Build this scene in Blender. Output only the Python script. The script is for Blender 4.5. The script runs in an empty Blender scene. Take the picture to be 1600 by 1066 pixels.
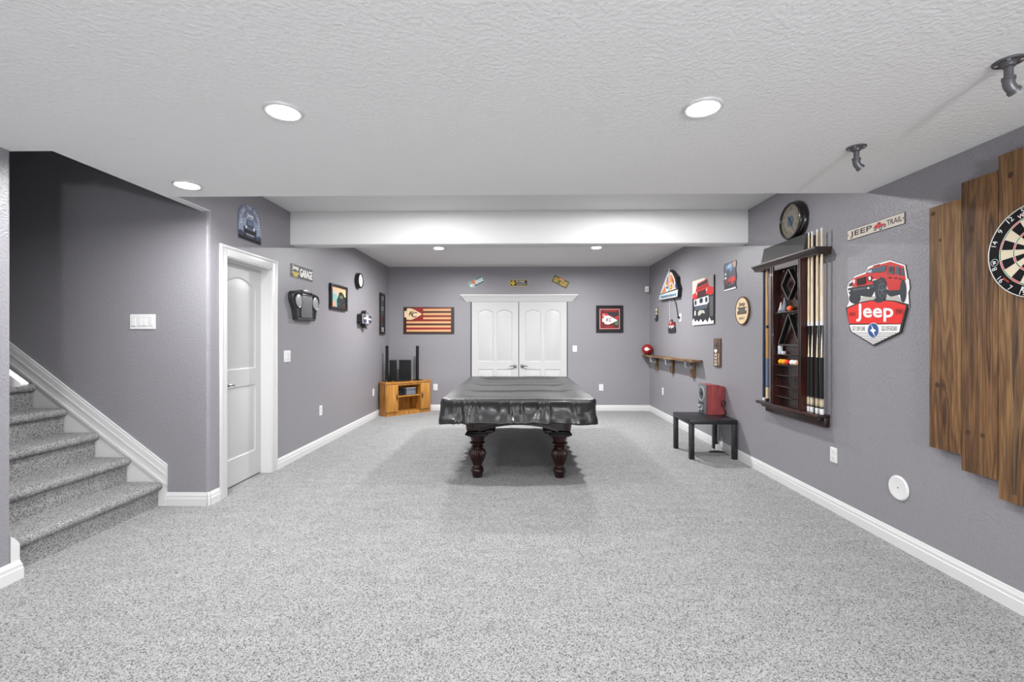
import bpy, bmesh, math, random
from mathutils import Matrix, Vector, noise

random.seed(7)
SC = bpy.context.scene
COL = SC.collection
PI = math.pi

# ------------------------------------------------------------------ room numbers (metres)
XR, XL, YB = 2.475, -2.545, 8.87      # right wall, left wall, far wall
XN = -2.84                            # wall beside the stairs, near the viewer
YS0, YS1 = 2.522, 3.72                # stairwell, near and far side
H8, H9 = 2.406, 2.77                  # low and high ceilings
YE = 3.345                            # edge of the low ceiling
YR = -3.3                             # rear wall behind the viewer
EYE = 1.35


# ------------------------------------------------------------------ materials
def lin(c):
    return tuple((x / 12.92 if x <= 0.04045 else ((x + 0.055) / 1.055) ** 2.4) for x in c)


def hexc(h):
    return lin(tuple(int(h[i:i + 2], 16) / 255 for i in (0, 2, 4))) + (1.0,)


MATS = {}


def mat(name, col, rough=0.5, metal=0.0, coat=0.0, emit=None, estr=0.0, spec=0.5):
    m = bpy.data.materials.new(name)
    m.use_nodes = True
    b = m.node_tree.nodes['Principled BSDF']
    b.inputs['Base Color'].default_value = hexc(col) if isinstance(col, str) else tuple(col) + (1.0,)
    b.inputs['Roughness'].default_value = rough
    b.inputs['Metallic'].default_value = metal
    b.inputs['Coat Weight'].default_value = coat
    b.inputs['Specular IOR Level'].default_value = spec
    if emit:
        b.inputs['Emission Color'].default_value = hexc(emit)
        b.inputs['Emission Strength'].default_value = estr
    MATS[name] = m
    return m


def nodes(m):
    return m.node_tree.nodes, m.node_tree.links, m.node_tree.nodes['Principled BSDF']


def add_noise(m, scale, strength, dist=0.002, detail=2.0, rough=0.5, vec=(1, 1, 1), mixcol=None, amount=0.0, ramp=(0.35, 0.65)):
    """bump (and, if mixcol is given, colour mottling) from a noise texture in object space"""
    n, l, b = nodes(m)
    tc = n.new('ShaderNodeTexCoord')
    mp = n.new('ShaderNodeMapping')
    mp.inputs['Scale'].default_value = vec
    l.new(tc.outputs['Object'], mp.inputs['Vector'])
    t = n.new('ShaderNodeTexNoise')
    t.inputs['Scale'].default_value = scale
    t.inputs['Detail'].default_value = detail
    t.inputs['Roughness'].default_value = rough
    l.new(mp.outputs['Vector'], t.inputs['Vector'])
    r = n.new('ShaderNodeValToRGB')
    r.color_ramp.elements[0].position = ramp[0]
    r.color_ramp.elements[1].position = ramp[1]
    l.new(t.outputs['Fac'], r.inputs['Fac'])
    if strength > 0:
        bp = n.new('ShaderNodeBump')
        bp.inputs['Strength'].default_value = strength
        bp.inputs['Distance'].default_value = dist
        l.new(r.outputs['Color'], bp.inputs['Height'])
        l.new(bp.outputs['Normal'], b.inputs['Normal'])
    if mixcol:
        mx = n.new('ShaderNodeMix')
        mx.data_type = 'RGBA'
        mx.inputs[6].default_value = b.inputs['Base Color'].default_value
        mx.inputs[7].default_value = hexc(mixcol)
        mm = n.new('ShaderNodeMath')
        mm.operation = 'MULTIPLY'
        mm.inputs[1].default_value = amount
        l.new(r.outputs['Color'], mm.inputs[0])
        l.new(mm.outputs[0], mx.inputs[0])
        l.new(mx.outputs[2], b.inputs['Base Color'])
    return m


def carpet(name, dark, mid, light, scale):
    m = mat(name, '999999', rough=1.0, spec=0.1)
    n, l, b = nodes(m)
    tc = n.new('ShaderNodeTexCoord')
    # tufts: one random shade per little cell, a few of them much darker
    t = n.new('ShaderNodeTexVoronoi')
    t.inputs['Scale'].default_value = scale
    l.new(tc.outputs['Object'], t.inputs['Vector'])
    sp = n.new('ShaderNodeSeparateColor')
    l.new(t.outputs['Color'], sp.inputs[0])
    r = n.new('ShaderNodeValToRGB')
    e = r.color_ramp.elements
    e[0].position, e[0].color = 0.0, hexc(dark)
    e[1].position, e[1].color = 1.0, hexc(light)
    k = e.new(0.35)
    k.color = hexc(mid)
    l.new(sp.outputs[0], r.inputs['Fac'])
    # slow pile-direction mottling
    t2 = n.new('ShaderNodeTexNoise')
    t2.inputs['Scale'].default_value = 5.0
    t2.inputs['Detail'].default_value = 4.0
    mp = n.new('ShaderNodeMapping')
    mp.inputs['Scale'].default_value = (0.7, 2.2, 1)
    l.new(tc.outputs['Object'], mp.inputs['Vector'])
    l.new(mp.outputs['Vector'], t2.inputs['Vector'])
    r2 = n.new('ShaderNodeValToRGB')
    r2.color_ramp.elements[0].position = 0.35
    r2.color_ramp.elements[0].color = (0.93, 0.93, 0.93, 1)
    r2.color_ramp.elements[1].position = 0.65
    r2.color_ramp.elements[1].color = (1.03, 1.03, 1.03, 1)
    l.new(t2.outputs['Fac'], r2.inputs['Fac'])
    mx = n.new('ShaderNodeMix')
    mx.data_type = 'RGBA'
    mx.blend_type = 'MULTIPLY'
    mx.inputs[0].default_value = 1.0
    l.new(r.outputs['Color'], mx.inputs[6])
    l.new(r2.outputs['Color'], mx.inputs[7])
    l.new(mx.outputs[2], b.inputs['Base Color'])
    bp = n.new('ShaderNodeBump')
    bp.inputs['Strength'].default_value = 0.08
    bp.inputs['Distance'].default_value = 0.003
    l.new(t.outputs['Distance'], bp.inputs['Height'])
    l.new(bp.outputs['Normal'], b.inputs['Normal'])
    return m


def wood(name, cols, rough=0.5, scale=(9, 0.9, 9), fine=60, coat=0.0, bump=0.15, dark=0.35, rings=0.22, spec=0.5, freq=34.0, vary=0.0, axis='y'):
    """grain runs along one local axis; every object gets its own stretch of board"""
    fsc = (fine * 2.2, fine * 0.06, fine * 2.2)
    if axis == 'z':
        scale, fsc = (scale[0], scale[2], scale[1]), (fsc[0], fsc[2], fsc[1])
    elif axis == 'x':
        scale, fsc = (scale[1], scale[0], scale[2]), (fsc[1], fsc[0], fsc[2])
    m = mat(name, cols[0], rough=rough, coat=coat, spec=spec)
    n, l, b = nodes(m)
    tc = n.new('ShaderNodeTexCoord')
    oi = n.new('ShaderNodeObjectInfo')
    sc = n.new('ShaderNodeVectorMath')
    sc.operation = 'SCALE'
    sc.inputs[0].default_value = (37, 91, 53)
    l.new(oi.outputs['Random'], sc.inputs['Scale'])
    ad = n.new('ShaderNodeVectorMath')
    l.new(tc.outputs['Object'], ad.inputs[0])
    l.new(sc.outputs[0], ad.inputs[1])
    mp = n.new('ShaderNodeMapping')
    mp.inputs['Scale'].default_value = scale
    l.new(ad.outputs[0], mp.inputs['Vector'])
    t = n.new('ShaderNodeTexNoise')
    t.inputs['Scale'].default_value = 1.0
    t.inputs['Detail'].default_value = 3.0
    t.inputs['Distortion'].default_value = 1.2
    l.new(mp.outputs['Vector'], t.inputs['Vector'])
    # growth rings: noise folded through a sine
    ml = n.new('ShaderNodeMath')
    ml.operation = 'MULTIPLY'
    ml.inputs[1].default_value = freq
    l.new(t.outputs['Fac'], ml.inputs[0])
    sn = n.new('ShaderNodeMath')
    sn.operation = 'SINE'
    l.new(ml.outputs[0], sn.inputs[0])
    ma = n.new('ShaderNodeMath')
    ma.operation = 'MULTIPLY_ADD'
    ma.inputs[1].default_value = rings
    ma.inputs[2].default_value = 0.0
    l.new(sn.outputs[0], ma.inputs[0])
    sm = n.new('ShaderNodeMath')
    l.new(t.outputs['Fac'], sm.inputs[0])
    l.new(ma.outputs[0], sm.inputs[1])
    r = n.new('ShaderNodeValToRGB')
    e = r.color_ramp.elements
    e[0].position, e[0].color = 0.25, hexc(cols[0])
    e[1].position, e[1].color = 0.78, hexc(cols[2])
    k = e.new(0.5)
    k.color = hexc(cols[1])
    l.new(sm.outputs[0], r.inputs['Fac'])
    mp2 = n.new('ShaderNodeMapping')
    mp2.inputs['Scale'].default_value = fsc
    l.new(ad.outputs[0], mp2.inputs['Vector'])
    t2 = n.new('ShaderNodeTexNoise')
    t2.inputs['Scale'].default_value = 1.0
    t2.inputs['Detail'].default_value = 5.0
    l.new(mp2.outputs['Vector'], t2.inputs['Vector'])
    r2 = n.new('ShaderNodeValToRGB')
    r2.color_ramp.elements[0].position = 0.35
    r2.color_ramp.elements[0].color = (1 - dark, 1 - dark, 1 - dark, 1)
    r2.color_ramp.elements[1].position = 0.6
    l.new(t2.outputs['Fac'], r2.inputs['Fac'])
    mx = n.new('ShaderNodeMix')
    mx.data_type = 'RGBA'
    mx.blend_type = 'MULTIPLY'
    mx.inputs[0].default_value = 1.0
    l.new(r.outputs['Color'], mx.inputs[6])
    l.new(r2.outputs['Color'], mx.inputs[7])
    if vary:
        hs = n.new('ShaderNodeHueSaturation')
        mr = n.new('ShaderNodeMapRange')
        mr.inputs['To Min'].default_value = 1.0 - vary
        mr.inputs['To Max'].default_value = 1.0 + vary
        l.new(oi.outputs['Random'], mr.inputs['Value'])
        l.new(mr.outputs['Result'], hs.inputs['Value'])
        l.new(mx.outputs[2], hs.inputs['Color'])
        l.new(hs.outputs['Color'], b.inputs['Base Color'])
    else:
        l.new(mx.outputs[2], b.inputs['Base Color'])
    if bump:
        bp = n.new('ShaderNodeBump')
        bp.inputs['Strength'].default_value = bump
        bp.inputs['Distance'].default_value = 0.001
        l.new(t2.outputs['Fac'], bp.inputs['Height'])
        l.new(bp.outputs['Normal'], b.inputs['Normal'])
    return m


add_noise(mat('wall_paint', '8b898e', rough=0.40), 75, 0.38, 0.0022, detail=1.5, ramp=(0.42, 0.62), mixcol='858388', amount=0.5)
add_noise(mat('ceiling_paint', 'f0f0f0', rough=0.75), 56, 0.45, 0.003, detail=2.5, ramp=(0.40, 0.66))
mat('smooth_white_paint', 'e2e2e2', rough=0.6)
mat('trim_white', 'd2d2d2', rough=0.35)
mat('door_white', 'b9b9b9', rough=0.4)
carpet('carpet', '464646', '8f8f8f', 'adadac', 225)
carpet('stair_carpet', '3a3a3a', '868686', 'aaaaa9', 225)
mat('plastic_white', 'dcdcdc', rough=0.35)
mat('plastic_grey', 'b4b4b4', rough=0.4)
mat('slot_dark', '161616', rough=0.6)
mat('stair_lamp_glow', 'ffffff', rough=0.5, emit='ffffff', estr=900.0)
mat('lamp_glow', 'ffffff', rough=0.5, emit='ffffff', estr=470.0)
mat('far_lamp_glow', 'ffffff', rough=0.5, emit='ffffff', estr=2150.0)
mat('chrome', 'c8c8c8', rough=0.15, metal=1.0)
mat('satin_nickel', '8f8d8a', rough=0.3, metal=1.0)
add_noise(mat('iron_pipe', '6a6a6d', rough=0.40, metal=0.55), 60, 0.2, 0.001)
add_noise(mat('galvanized', 'b2b6ba', rough=0.38, metal=0.5), 40, 0.1, 0.001)
mat('black_plastic', '121214', rough=0.4)
mat('black_gloss', '08080a', rough=0.12)
mat('black_matte', '1b1b1d', rough=0.8)
mat('cloth_grille', '101013', rough=0.95)
mat('print_black', '161515', rough=0.5)
mat('print_white', 'f2f0ee', rough=0.45)
mat('print_red', 'c9211f', rough=0.4)
mat('print_bright_red', 'e2261e', rough=0.4)
mat('print_dark_red', '8c1a1a', rough=0.45)
mat('print_steel', '4c5560', rough=0.45)
mat('print_dark', '1c2329', rough=0.45)
mat('print_tyre', '242b34', rough=0.5)
mat('print_glass', '37505e', rough=0.4)
mat('print_light_glass', 'a9c3d6', rough=0.4)
mat('print_silver', 'c9ccd0', rough=0.4)
mat('print_blue', '27508f', rough=0.4)
mat('print_navy', '1e2c47', rough=0.45)
mat('print_sky', '5f8fc2', rough=0.45)
mat('print_slate', '76809c', rough=0.45)
mat('print_slate_light', '98a2ba', rough=0.45)
mat('print_slate_dark', '3c4459', rough=0.45)
mat('print_grey', '8a8783', rough=0.5)
mat('print_light_grey', 'b9b4ae', rough=0.5)
mat('print_beige', 'd2c8bc', rough=0.5)
mat('print_cream', 'e6cba4', rough=0.5)
mat('print_brown', '3a281c', rough=0.5)
mat('print_rim_brown', '5f452e', rough=0.5)
mat('print_yellow', 'd8b62a', rough=0.45)
mat('print_olive', '635820', rough=0.5)
mat('print_olive_dark', '3b3514', rough=0.5)
mat('print_orange', 'd9772f', rough=0.45)
mat('print_tan', 'd09a73', rough=0.5)
mat('print_teal', '7fb0ac', rough=0.45)
mat('print_pink', 'd98a84', rough=0.5)
mat('print_peach', 'dcb088', rough=0.5)
mat('print_green', '4c7a4a', rough=0.5)
mat('print_maroon', '6b1418', rough=0.45)
mat('print_rust', '7a2a12', rough=0.45)
mat('stripe_tan', 'dba272', rough=0.5)
mat('print_purple', '3b3850', rough=0.5)
mat('ball_yellow', 'f0a516', rough=0.1)
mat('ball_red', 'd8332a', rough=0.12)
mat('ball_white', 'efece6', rough=0.1)
mat('ball_orange', 'e8602c', rough=0.12)
wood('rustic_plank', ('4c3119', '775432', '8f6d45'), rough=0.7, scale=(6, 0.42, 6), fine=120, bump=0.4, dark=0.5, rings=0.13, freq=64.0, vary=0.16)
wood('charred_wood', ('37291d', '543e2a', '6e5336'), rough=0.75, scale=(14, 0.6, 14), fine=90, bump=0.3, dark=0.5, rings=0.2)
wood('shelf_wood', ('4f3a26', '7d6142', '9a7c56'), rough=0.6, scale=(9, 0.8, 9), bump=0.3)
wood('shelf_top_wood', ('4f3a26', '7d6142', '9a7c56'), rough=0.6, scale=(9, 0.8, 9), bump=0.3, axis='x')
wood('sign_wood', ('3a2a1c', '5c452f', '77604a'), rough=0.6, scale=(14, 1.4, 14), bump=0.2)
wood('oak', ('9a6526', 'b57c35', 'c68e45'), rough=0.4, scale=(12, 1.0, 12), bump=0.1, dark=0.2, axis='z')
wood('mahogany', ('150505', '220807', '300d0a'), rough=0.36, scale=(10, 1.0, 10), coat=0.3, spec=0.35, bump=0.05, dark=0.3, axis='z')
wood('rack_wood', ('1a0c09', '2a120d', '3b1a13'), rough=0.35, scale=(10, 1.0, 10), coat=0.25, bump=0.05, dark=0.3, axis='x')
wood('rack_red_wood', ('220c08', '36130d', '481a12'), rough=0.35, scale=(10, 1.0, 10), coat=0.25, bump=0.05, dark=0.3)
mat('dark_gloss_wood', '0a0606', rough=0.42, spec=0.25)
wood('maple', ('d6c09a', 'e3d2b2', 'ecdfc6'), rough=0.3, scale=(20, 1.0, 20), bump=0.0, dark=0.08, axis='z')
wood('amber_maple', ('b98444', 'cf9b57', 'dcae6e'), rough=0.3, scale=(20, 1.0, 20), bump=0.0, dark=0.08, axis='z')
wood('cherry_veneer', ('7c2f31', '8f3b3c', '9d4645'), rough=0.45, scale=(16, 1.0, 16), bump=0.0, dark=0.12, axis='z')
wood('ebony_laminate', ('141418', '1c1c21', '23232a'), rough=0.4, scale=(14, 14, 14), bump=0.05, dark=0.25)
add_noise(mat('vinyl', '121214', rough=0.40, coat=0.15, spec=0.65), 140, 0.08, 0.001)
mat('leather_black', '17130f', rough=0.6)
mat('cue_wrap', '0e0e10', rough=0.85)
mat('cue_blue', '6d7896', rough=0.5)
mat('cue_navy', '1d2c3d', rough=0.35)
mat('cue_bumper', 'e9e9e9', rough=0.5)
mat('speaker_grey', '6f7678', rough=0.4, metal=0.3)
mat('speaker_cone', '3d4a4e', rough=0.35)
mat('clock_face', '777164', rough=0.5)
mat('clock_rim', '17130f', rough=0.22, coat=0.4)
mat('grey_box', '6f7684', rough=0.5)
mat('board_red', 'd2402c', rough=0.7)
mat('board_green', '5f8a58', rough=0.7)
mat('board_cream', 'ddcfb4', rough=0.85)
mat('board_black', '0a0a0c', rough=0.8, spec=0.25)
mat('wire_white', 'e8e8e8', rough=0.4, metal=0.3)
mat('grill_dark', '3c3c3e', rough=0.32, metal=0.4)
mat('grill_grey', '858588', rough=0.4, metal=0.4)
mat('lens_grey', '9a9a9c', rough=0.35)
mat('wedge_black', '2e2e2f', rough=0.6)
mat('wood_knot', '3f270f', rough=0.7)
mat('sky_glow', 'dfe8f5', rough=0.5, emit='dfe8f5', estr=2.0)


# ------------------------------------------------------------------ mesh builder
_txt = {}
STROKE = ((0, 0), (1, 0), (-1, 0), (0, 1), (0, -1), (0.7, 0.7), (-0.7, 0.7), (0.7, -0.7), (-0.7, -0.7))


def text_mesh(s, bold=0.03, shear=0.0):
    k = (s, bold, shear)
    if k not in _txt:
        cu = bpy.data.curves.new('lettering', 'FONT')
        cu.body = s
        cu.size = 1.0
        cu.shear = shear
        cu.resolution_u = 3
        ob = bpy.data.objects.new('lettering', cu)
        COL.objects.link(ob)
        bpy.context.view_layer.update()
        me = bpy.data.meshes.new_from_object(ob.evaluated_get(bpy.context.evaluated_depsgraph_get()))
        vs = [(v.co.x, v.co.y) for v in me.vertices]
        fs = [tuple(p.vertices) for p in me.polygons]
        bpy.data.objects.remove(ob)
        bpy.data.curves.remove(cu)
        bpy.data.meshes.remove(me)
        xs = [v[0] for v in vs]
        ys = [v[1] for v in vs]
        _txt[k] = (vs, fs, min(xs), max(xs), min(ys), max(ys))
    return _txt[k]


class MB:
    def __init__(self):
        self.b = bmesh.new()
        self.m = []
        self.M = Matrix()

    def mi(self, name):
        if name not in self.m:
            self.m.append(name)
        return self.m.index(name)

    def raw(self, verts, faces, m):
        vv = [self.b.verts.new(self.M @ Vector(v)) for v in verts]
        i = self.mi(m)
        for f in faces:
            try:
                fa = self.b.faces.new([vv[j] for j in f])
                fa.material_index = i
                fa.smooth = True
            except ValueError:
                pass
        return self

    def merge(self, t, m):
        t.verts.ensure_lookup_table()
        t.verts.index_update()
        self.raw([v.co.copy() for v in t.verts], [[v.index for v in f.verts] for f in t.faces], m)
        t.free()
        return self

    def box(self, x0, x1, y0, y1, z0, z1, m, bev=0.0, seg=2):
        t = bmesh.new()
        bmesh.ops.create_cube(t, size=1.0, matrix=Matrix.Translation(((x0 + x1) / 2, (y0 + y1) / 2, (z0 + z1) / 2)) @ Matrix.Diagonal((abs(x1 - x0), abs(y1 - y0), abs(z1 - z0), 1)))
        if bev:
            bmesh.ops.bevel(t, geom=t.edges[:], offset=bev, segments=seg, affect='EDGES', profile=0.5)
        return self.merge(t, m)

    def poly(self, pts, z0, z1, m, sides=True):
        n = len(pts)
        a = sum(pts[i][0] * pts[(i + 1) % n][1] - pts[(i + 1) % n][0] * pts[i][1] for i in range(n))
        if a < 0:
            pts = pts[::-1]
        v = [(p[0], p[1], z1) for p in pts]
        f = [tuple(range(n))]
        if sides:
            v += [(p[0], p[1], z0) for p in pts]
            f += [tuple(range(2 * n - 1, n - 1, -1))]
            f += [(i, n + i, n + (i + 1) % n, (i + 1) % n) for i in range(n)]
        return self.raw(v, f, m)

    def ell(self, cx, cy, rx, ry, z0, z1, m, n=28, rot=0.0):
        return self.poly([(cx + rx * math.cos(2 * PI * i / n) * math.cos(rot) - ry * math.sin(2 * PI * i / n) * math.sin(rot),
                           cy + rx * math.cos(2 * PI * i / n) * math.sin(rot) + ry * math.sin(2 * PI * i / n) * math.cos(rot)) for i in range(n)], z0, z1, m)

    def ring(self, cx, cy, r0, r1, z0, z1, m, n=48, a0=0.0, a1=2 * PI, ys=1.0):
        full = abs(a1 - a0 - 2 * PI) < 1e-6
        k = n if full else n + 1
        v, f = [], []
        for i in range(k):
            a = a0 + (a1 - a0) * i / n
            c, s = math.cos(a), math.sin(a) * ys
            v += [(cx + r0 * c, cy + r0 * s, z1), (cx + r1 * c, cy + r1 * s, z1), (cx + r1 * c, cy + r1 * s, z0), (cx + r0 * c, cy + r0 * s, z0)]
        for i in range(n):
            p, q = 4 * i, 4 * ((i + 1) % k)
            for j in range(4):
                f.append((p + j, p + (j + 1) % 4, q + (j + 1) % 4, q + j))
        if not full:
            f += [(3, 2, 1, 0), (4 * n, 4 * n + 1, 4 * n + 2, 4 * n + 3)]
        return self.raw(v, f, m)

    def lathe(self, prof, m, n=32, c=(0, 0, 0), flute=None, axis='z', ys=1.0, caps=True):
        v, f = [], []
        for r, z in prof:
            for i in range(n):
                a = 2 * PI * i / n
                rr = r
                if flute and flute[0] <= z <= flute[1]:
                    w = math.sin(PI * (z - flute[0]) / (flute[1] - flute[0])) ** 0.5
                    rr = r * (1 - flute[3] * w * (1 - abs(math.sin(flute[2] * a / 2))))
                x, y = rr * math.cos(a), rr * math.sin(a) * ys
                p = (x, y, z) if axis == 'z' else ((z, x, y) if axis == 'x' else (y, z, x))
                v.append((c[0] + p[0], c[1] + p[1], c[2] + p[2]))
        for k in range(len(prof) - 1):
            for i in range(n):
                j = (i + 1) % n
                f.append((k * n + i, k * n + j, (k + 1) * n + j, (k + 1) * n + i))
        if caps:
            if prof[0][0] > 1e-5:
                f.append(tuple(range(n - 1, -1, -1)))
            if prof[-1][0] > 1e-5:
                f.append(tuple(range((len(prof) - 1) * n, len(prof) * n)))
        return self.raw(v, f, m)

    def sphere(self, c, r, m, n=20, sz=1.0):
        return self.lathe([(max(r * math.sin(PI * i / 12), 1e-4), -r * sz * math.cos(PI * i / 12)) for i in range(13)], m, n, c)

    def tube(self, pts, r, m, n=10, closed=False):
        P = [Vector(p) for p in pts]
        k = len(P)
        v, f = [], []
        up = None
        for i in range(k):
            if closed:
                d = P[(i + 1) % k] - P[i - 1]
            else:
                d = P[min(i + 1, k - 1)] - P[max(i - 1, 0)]
            d.normalize()
            if up is None:
                up = Vector((0, 0, 1)) if abs(d.z) < 0.9 else Vector((1, 0, 0))
            s = d.cross(up)
            s.normalize()
            up = s.cross(d)
            rr = r[i] if isinstance(r, (list, tuple)) else r
            for j in range(n):
                a = 2 * PI * j / n
                v.append(P[i] + rr * (s * math.cos(a) + up * math.sin(a)))
        for i in range(k if closed else k - 1):
            q = (i + 1) % k
            for j in range(n):
                f.append((i * n + j, i * n + (j + 1) % n, q * n + (j + 1) % n, q * n + j))
        if not closed:
            f += [tuple(range(n - 1, -1, -1)), tuple(range((k - 1) * n, k * n))]
        return self.raw(v, f, m)

    def loft(self, loops, m, cap0=True, cap1=True):
        n = len(loops[0])
        v = [p for lp in loops for p in lp]
        f = []
        for k in range(len(loops) - 1):
            for i in range(n):
                j = (i + 1) % n
                f.append((k * n + i, k * n + j, (k + 1) * n + j, (k + 1) * n + i))
        if cap0:
            f.append(tuple(range(n - 1, -1, -1)))
        if cap1:
            f.append(tuple(range((len(loops) - 1) * n, len(loops) * n)))
        return self.raw(v, f, m)

    def text(self, s, cx, cy, w, h, z0, z1, m, bold=0.03, rot=0.0, shear=0.0):
        """lettering fitted to a w x h box centred on (cx, cy), raised from z0 to z1"""
        vs, fs, xa, xb, ya, yb = text_mesh(s, bold, shear)
        if h is None:
            h = w * (yb - ya) / (xb - xa)
        if w is None:
            w = h * (xb - xa) / (yb - ya)
        c, q = math.cos(rot), math.sin(rot)
        d = bold * h * 0.75
        w, h = w - 2 * d, h - 2 * d
        for i, (ox, oy) in enumerate(STROKE if bold > 0.005 else ((0, 0),)):
            v = []
            for x, y in vs:
                X, Y = ((x - xa) / (xb - xa) - 0.5) * w + ox * d, ((y - ya) / (yb - ya) - 0.5) * h + oy * d
                v.append((cx + X * c - Y * q, cy + X * q + Y * c, z1 + 0.00001 * i))
            self.raw(v, fs, m)
        return self

    def text_quad(self, s, quad, z1, m, bold=0.03):
        """lettering stretched over a quad given as TL, TR, BR, BL"""
        vs, fs, xa, xb, ya, yb = text_mesh(s, bold)
        tl, tr, br, bl = [Vector((p[0], p[1], z1)) for p in quad]
        d = bold * 0.75
        asp = (tl - bl).length / (tr - tl).length
        for i, (ox, oy) in enumerate(STROKE if bold > 0.005 else ((0, 0),)):
            v = []
            for x, y in vs:
                u, w = (x - xa) / (xb - xa), (y - ya) / (yb - ya)
                u = d * asp + u * (1 - 2 * d * asp) + ox * d * asp
                w = d + w * (1 - 2 * d) + oy * d
                v.append((bl * (1 - u) + br * u) * (1 - w) + (tl * (1 - u) + tr * u) * w + Vector((0, 0, 0.00001 * i)))
            self.raw(v, fs, m)
        return self

    def arc_text(self, s, cx, cy, r, a0, a1, size, z0, z1, m, bold=0.03, up=True, narrow=1.0):
        """characters set along an arc from angle a0 to a1 (radians)"""
        for i, ch in enumerate(s):
            if ch == ' ':
                continue
            a = a0 + (a1 - a0) * (i / max(len(s) - 1, 1))
            rot = a - PI / 2 if up else a + PI / 2
            vs, fs, xa, xb, ya, yb = text_mesh(ch, bold)
            self.text(ch, cx + r * math.cos(a), cy + r * math.sin(a), size * narrow * (xb - xa) / 0.72, size, z0, z1, m, bold, rot)
        return self

    def build(self, name, parent=None, matrix=None, sharp=32):
        me = bpy.data.meshes.new(name)
        bmesh.ops.recalc_face_normals(self.b, faces=self.b.faces[:])
        self.b.to_mesh(me)
        self.b.free()
        for nm in self.m:
            me.materials.append(MATS[nm])
        me.set_sharp_from_angle(angle=math.radians(sharp))
        ob = bpy.data.objects.new(name, me)
        COL.objects.link(ob)
        if matrix is not None:
            ob.matrix_world = matrix
        if parent is not None:
            ob.parent = parent
            if matrix is not None:
                ob.matrix_basis = matrix
        return ob


def tag(o, label=None, cat=None, group=None, kind=None):
    if label:
        o['label'] = label
    if cat:
        o['category'] = cat
    if group:
        o['group'] = group
    if kind:
        o['kind'] = kind
    return o


def thing(name, label, cat, matrix, group=None):
    o = bpy.data.objects.new(name, None)
    o.empty_display_size = 0.05
    COL.objects.link(o)
    o.matrix_world = matrix
    return tag(o, label, cat, group)


def struct(mb, name, label=None, sharp=32, parent=None, matrix=None):
    o = mb.build(name, parent, matrix, sharp)
    o['kind'] = 'structure'
    if label:
        o['label'] = label
    return o


def copy_tree(o, parent=None):
    c = o.copy()
    COL.objects.link(c)
    if parent is not None:
        c.parent = parent
    for ch in list(o.children):
        copy_tree(ch, c)
    return c


def frame3(org, ax, ay, az):
    m = Matrix()
    for i, a in enumerate((ax, ay, az)):
        for k in range(3):
            m[k][i] = a[k]
    for k in range(3):
        m[k][3] = org[k]
    return m


GAP = 0.0015


def onR(y, z, off=GAP):    # right wall, local x runs towards the viewer, z out of the wall
    return frame3((XR - off, y, z), (0, -1, 0), (0, 0, 1), (-1, 0, 0))


def onL(y, z, off=GAP):    # left wall
    return frame3((XL + off, y, z), (0, 1, 0), (0, 0, 1), (1, 0, 0))


def onB(x, z, off=GAP, wall=YB):    # far wall
    return frame3((x, wall - off, z), (1, 0, 0), (0, 0, 1), (0, -1, 0))


def onC(x, y, z, off=0.0):    # ceiling, z points down
    return frame3((x, y, z - off), (1, 0, 0), (0, -1, 0), (0, 0, -1))


def at(x, y, z=0.0, rz=0.0):
    return Matrix.Translation((x, y, z)) @ Matrix.Rotation(rz, 4, 'Z')


def rrect(w, h, r, n=5):
    p = []
    for cx, cy, a in ((w / 2 - r, h / 2 - r, 0), (-w / 2 + r, h / 2 - r, PI / 2), (-w / 2 + r, -h / 2 + r, PI), (w / 2 - r, -h / 2 + r, 1.5 * PI)):
        for i in range(n + 1):
            t = a + PI / 2 * i / n
            p.append((cx + r * math.cos(t), cy + r * math.sin(t)))
    return p


def inset(pts, d):
    n = len(pts)
    a = sum(pts[i][0] * pts[(i + 1) % n][1] - pts[(i + 1) % n][0] * pts[i][1] for i in range(n))
    s = 1 if a > 0 else -1
    out = []
    for i in range(n):
        p0, p1, p2 = Vector(pts[i - 1]), Vector(pts[i]), Vector(pts[(i + 1) % n])
        e1, e2 = (p1 - p0).normalized(), (p2 - p1).normalized()
        n1, n2 = Vector((-e1.y, e1.x)) * s, Vector((-e2.y, e2.x)) * s
        b = n1 + n2
        k = b.length_squared
        b = b * (2.0 / k) if k > 1e-6 else n1
        out.append((p1.x + b.x * d, p1.y + b.y * d))
    return out

# ================================================================== the setting
def boxes(name, m, bl, label=None, bev=0):
    b = MB()
    for q in bl:
        b.box(*q, m, bev)
    return struct(b, name, label)


boxes('floor', 'carpet', [(-6.0, 2.7, YR - 0.15, YB + 0.15, -0.1, 0.0)], 'light grey cut pile carpet')
b = MB()
b.poly([(XN - 0.2, YR - 0.1), (XR + 0.12, YR - 0.1), (XR + 0.12, YE), (-2.608, YE), (-2.608, YS0), (XN - 0.2, YS0)], H8, H9 + 0.15, 'ceiling_paint')
struct(b, 'ceiling', 'low textured white ceiling nearest the viewer')
boxes('ceiling', 'smooth_white_paint', [(XL - 0.15, XR + 0.12, YE, YB + 0.12, H9, H9 + 0.15)], 'higher white ceiling around the dropped beam')
b = MB()
prof = [(5.05, H9 - 0.001), (5.05, H8 + 0.02), (5.053, H8 + 0.009), (5.061, H8 + 0.002), (5.07, H8), (5.22, H8), (5.235, H8 + 0.006), (5.24, H8 + 0.02), (5.24, H9 - 0.001)]
b.loft([[(x, y, z) for y, z in prof] for x in (XL + 0.001, XR - 0.001)], 'smooth_white_paint')
struct(b, 'ceiling_beam', 'white dropped beam crossing the room')

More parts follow.
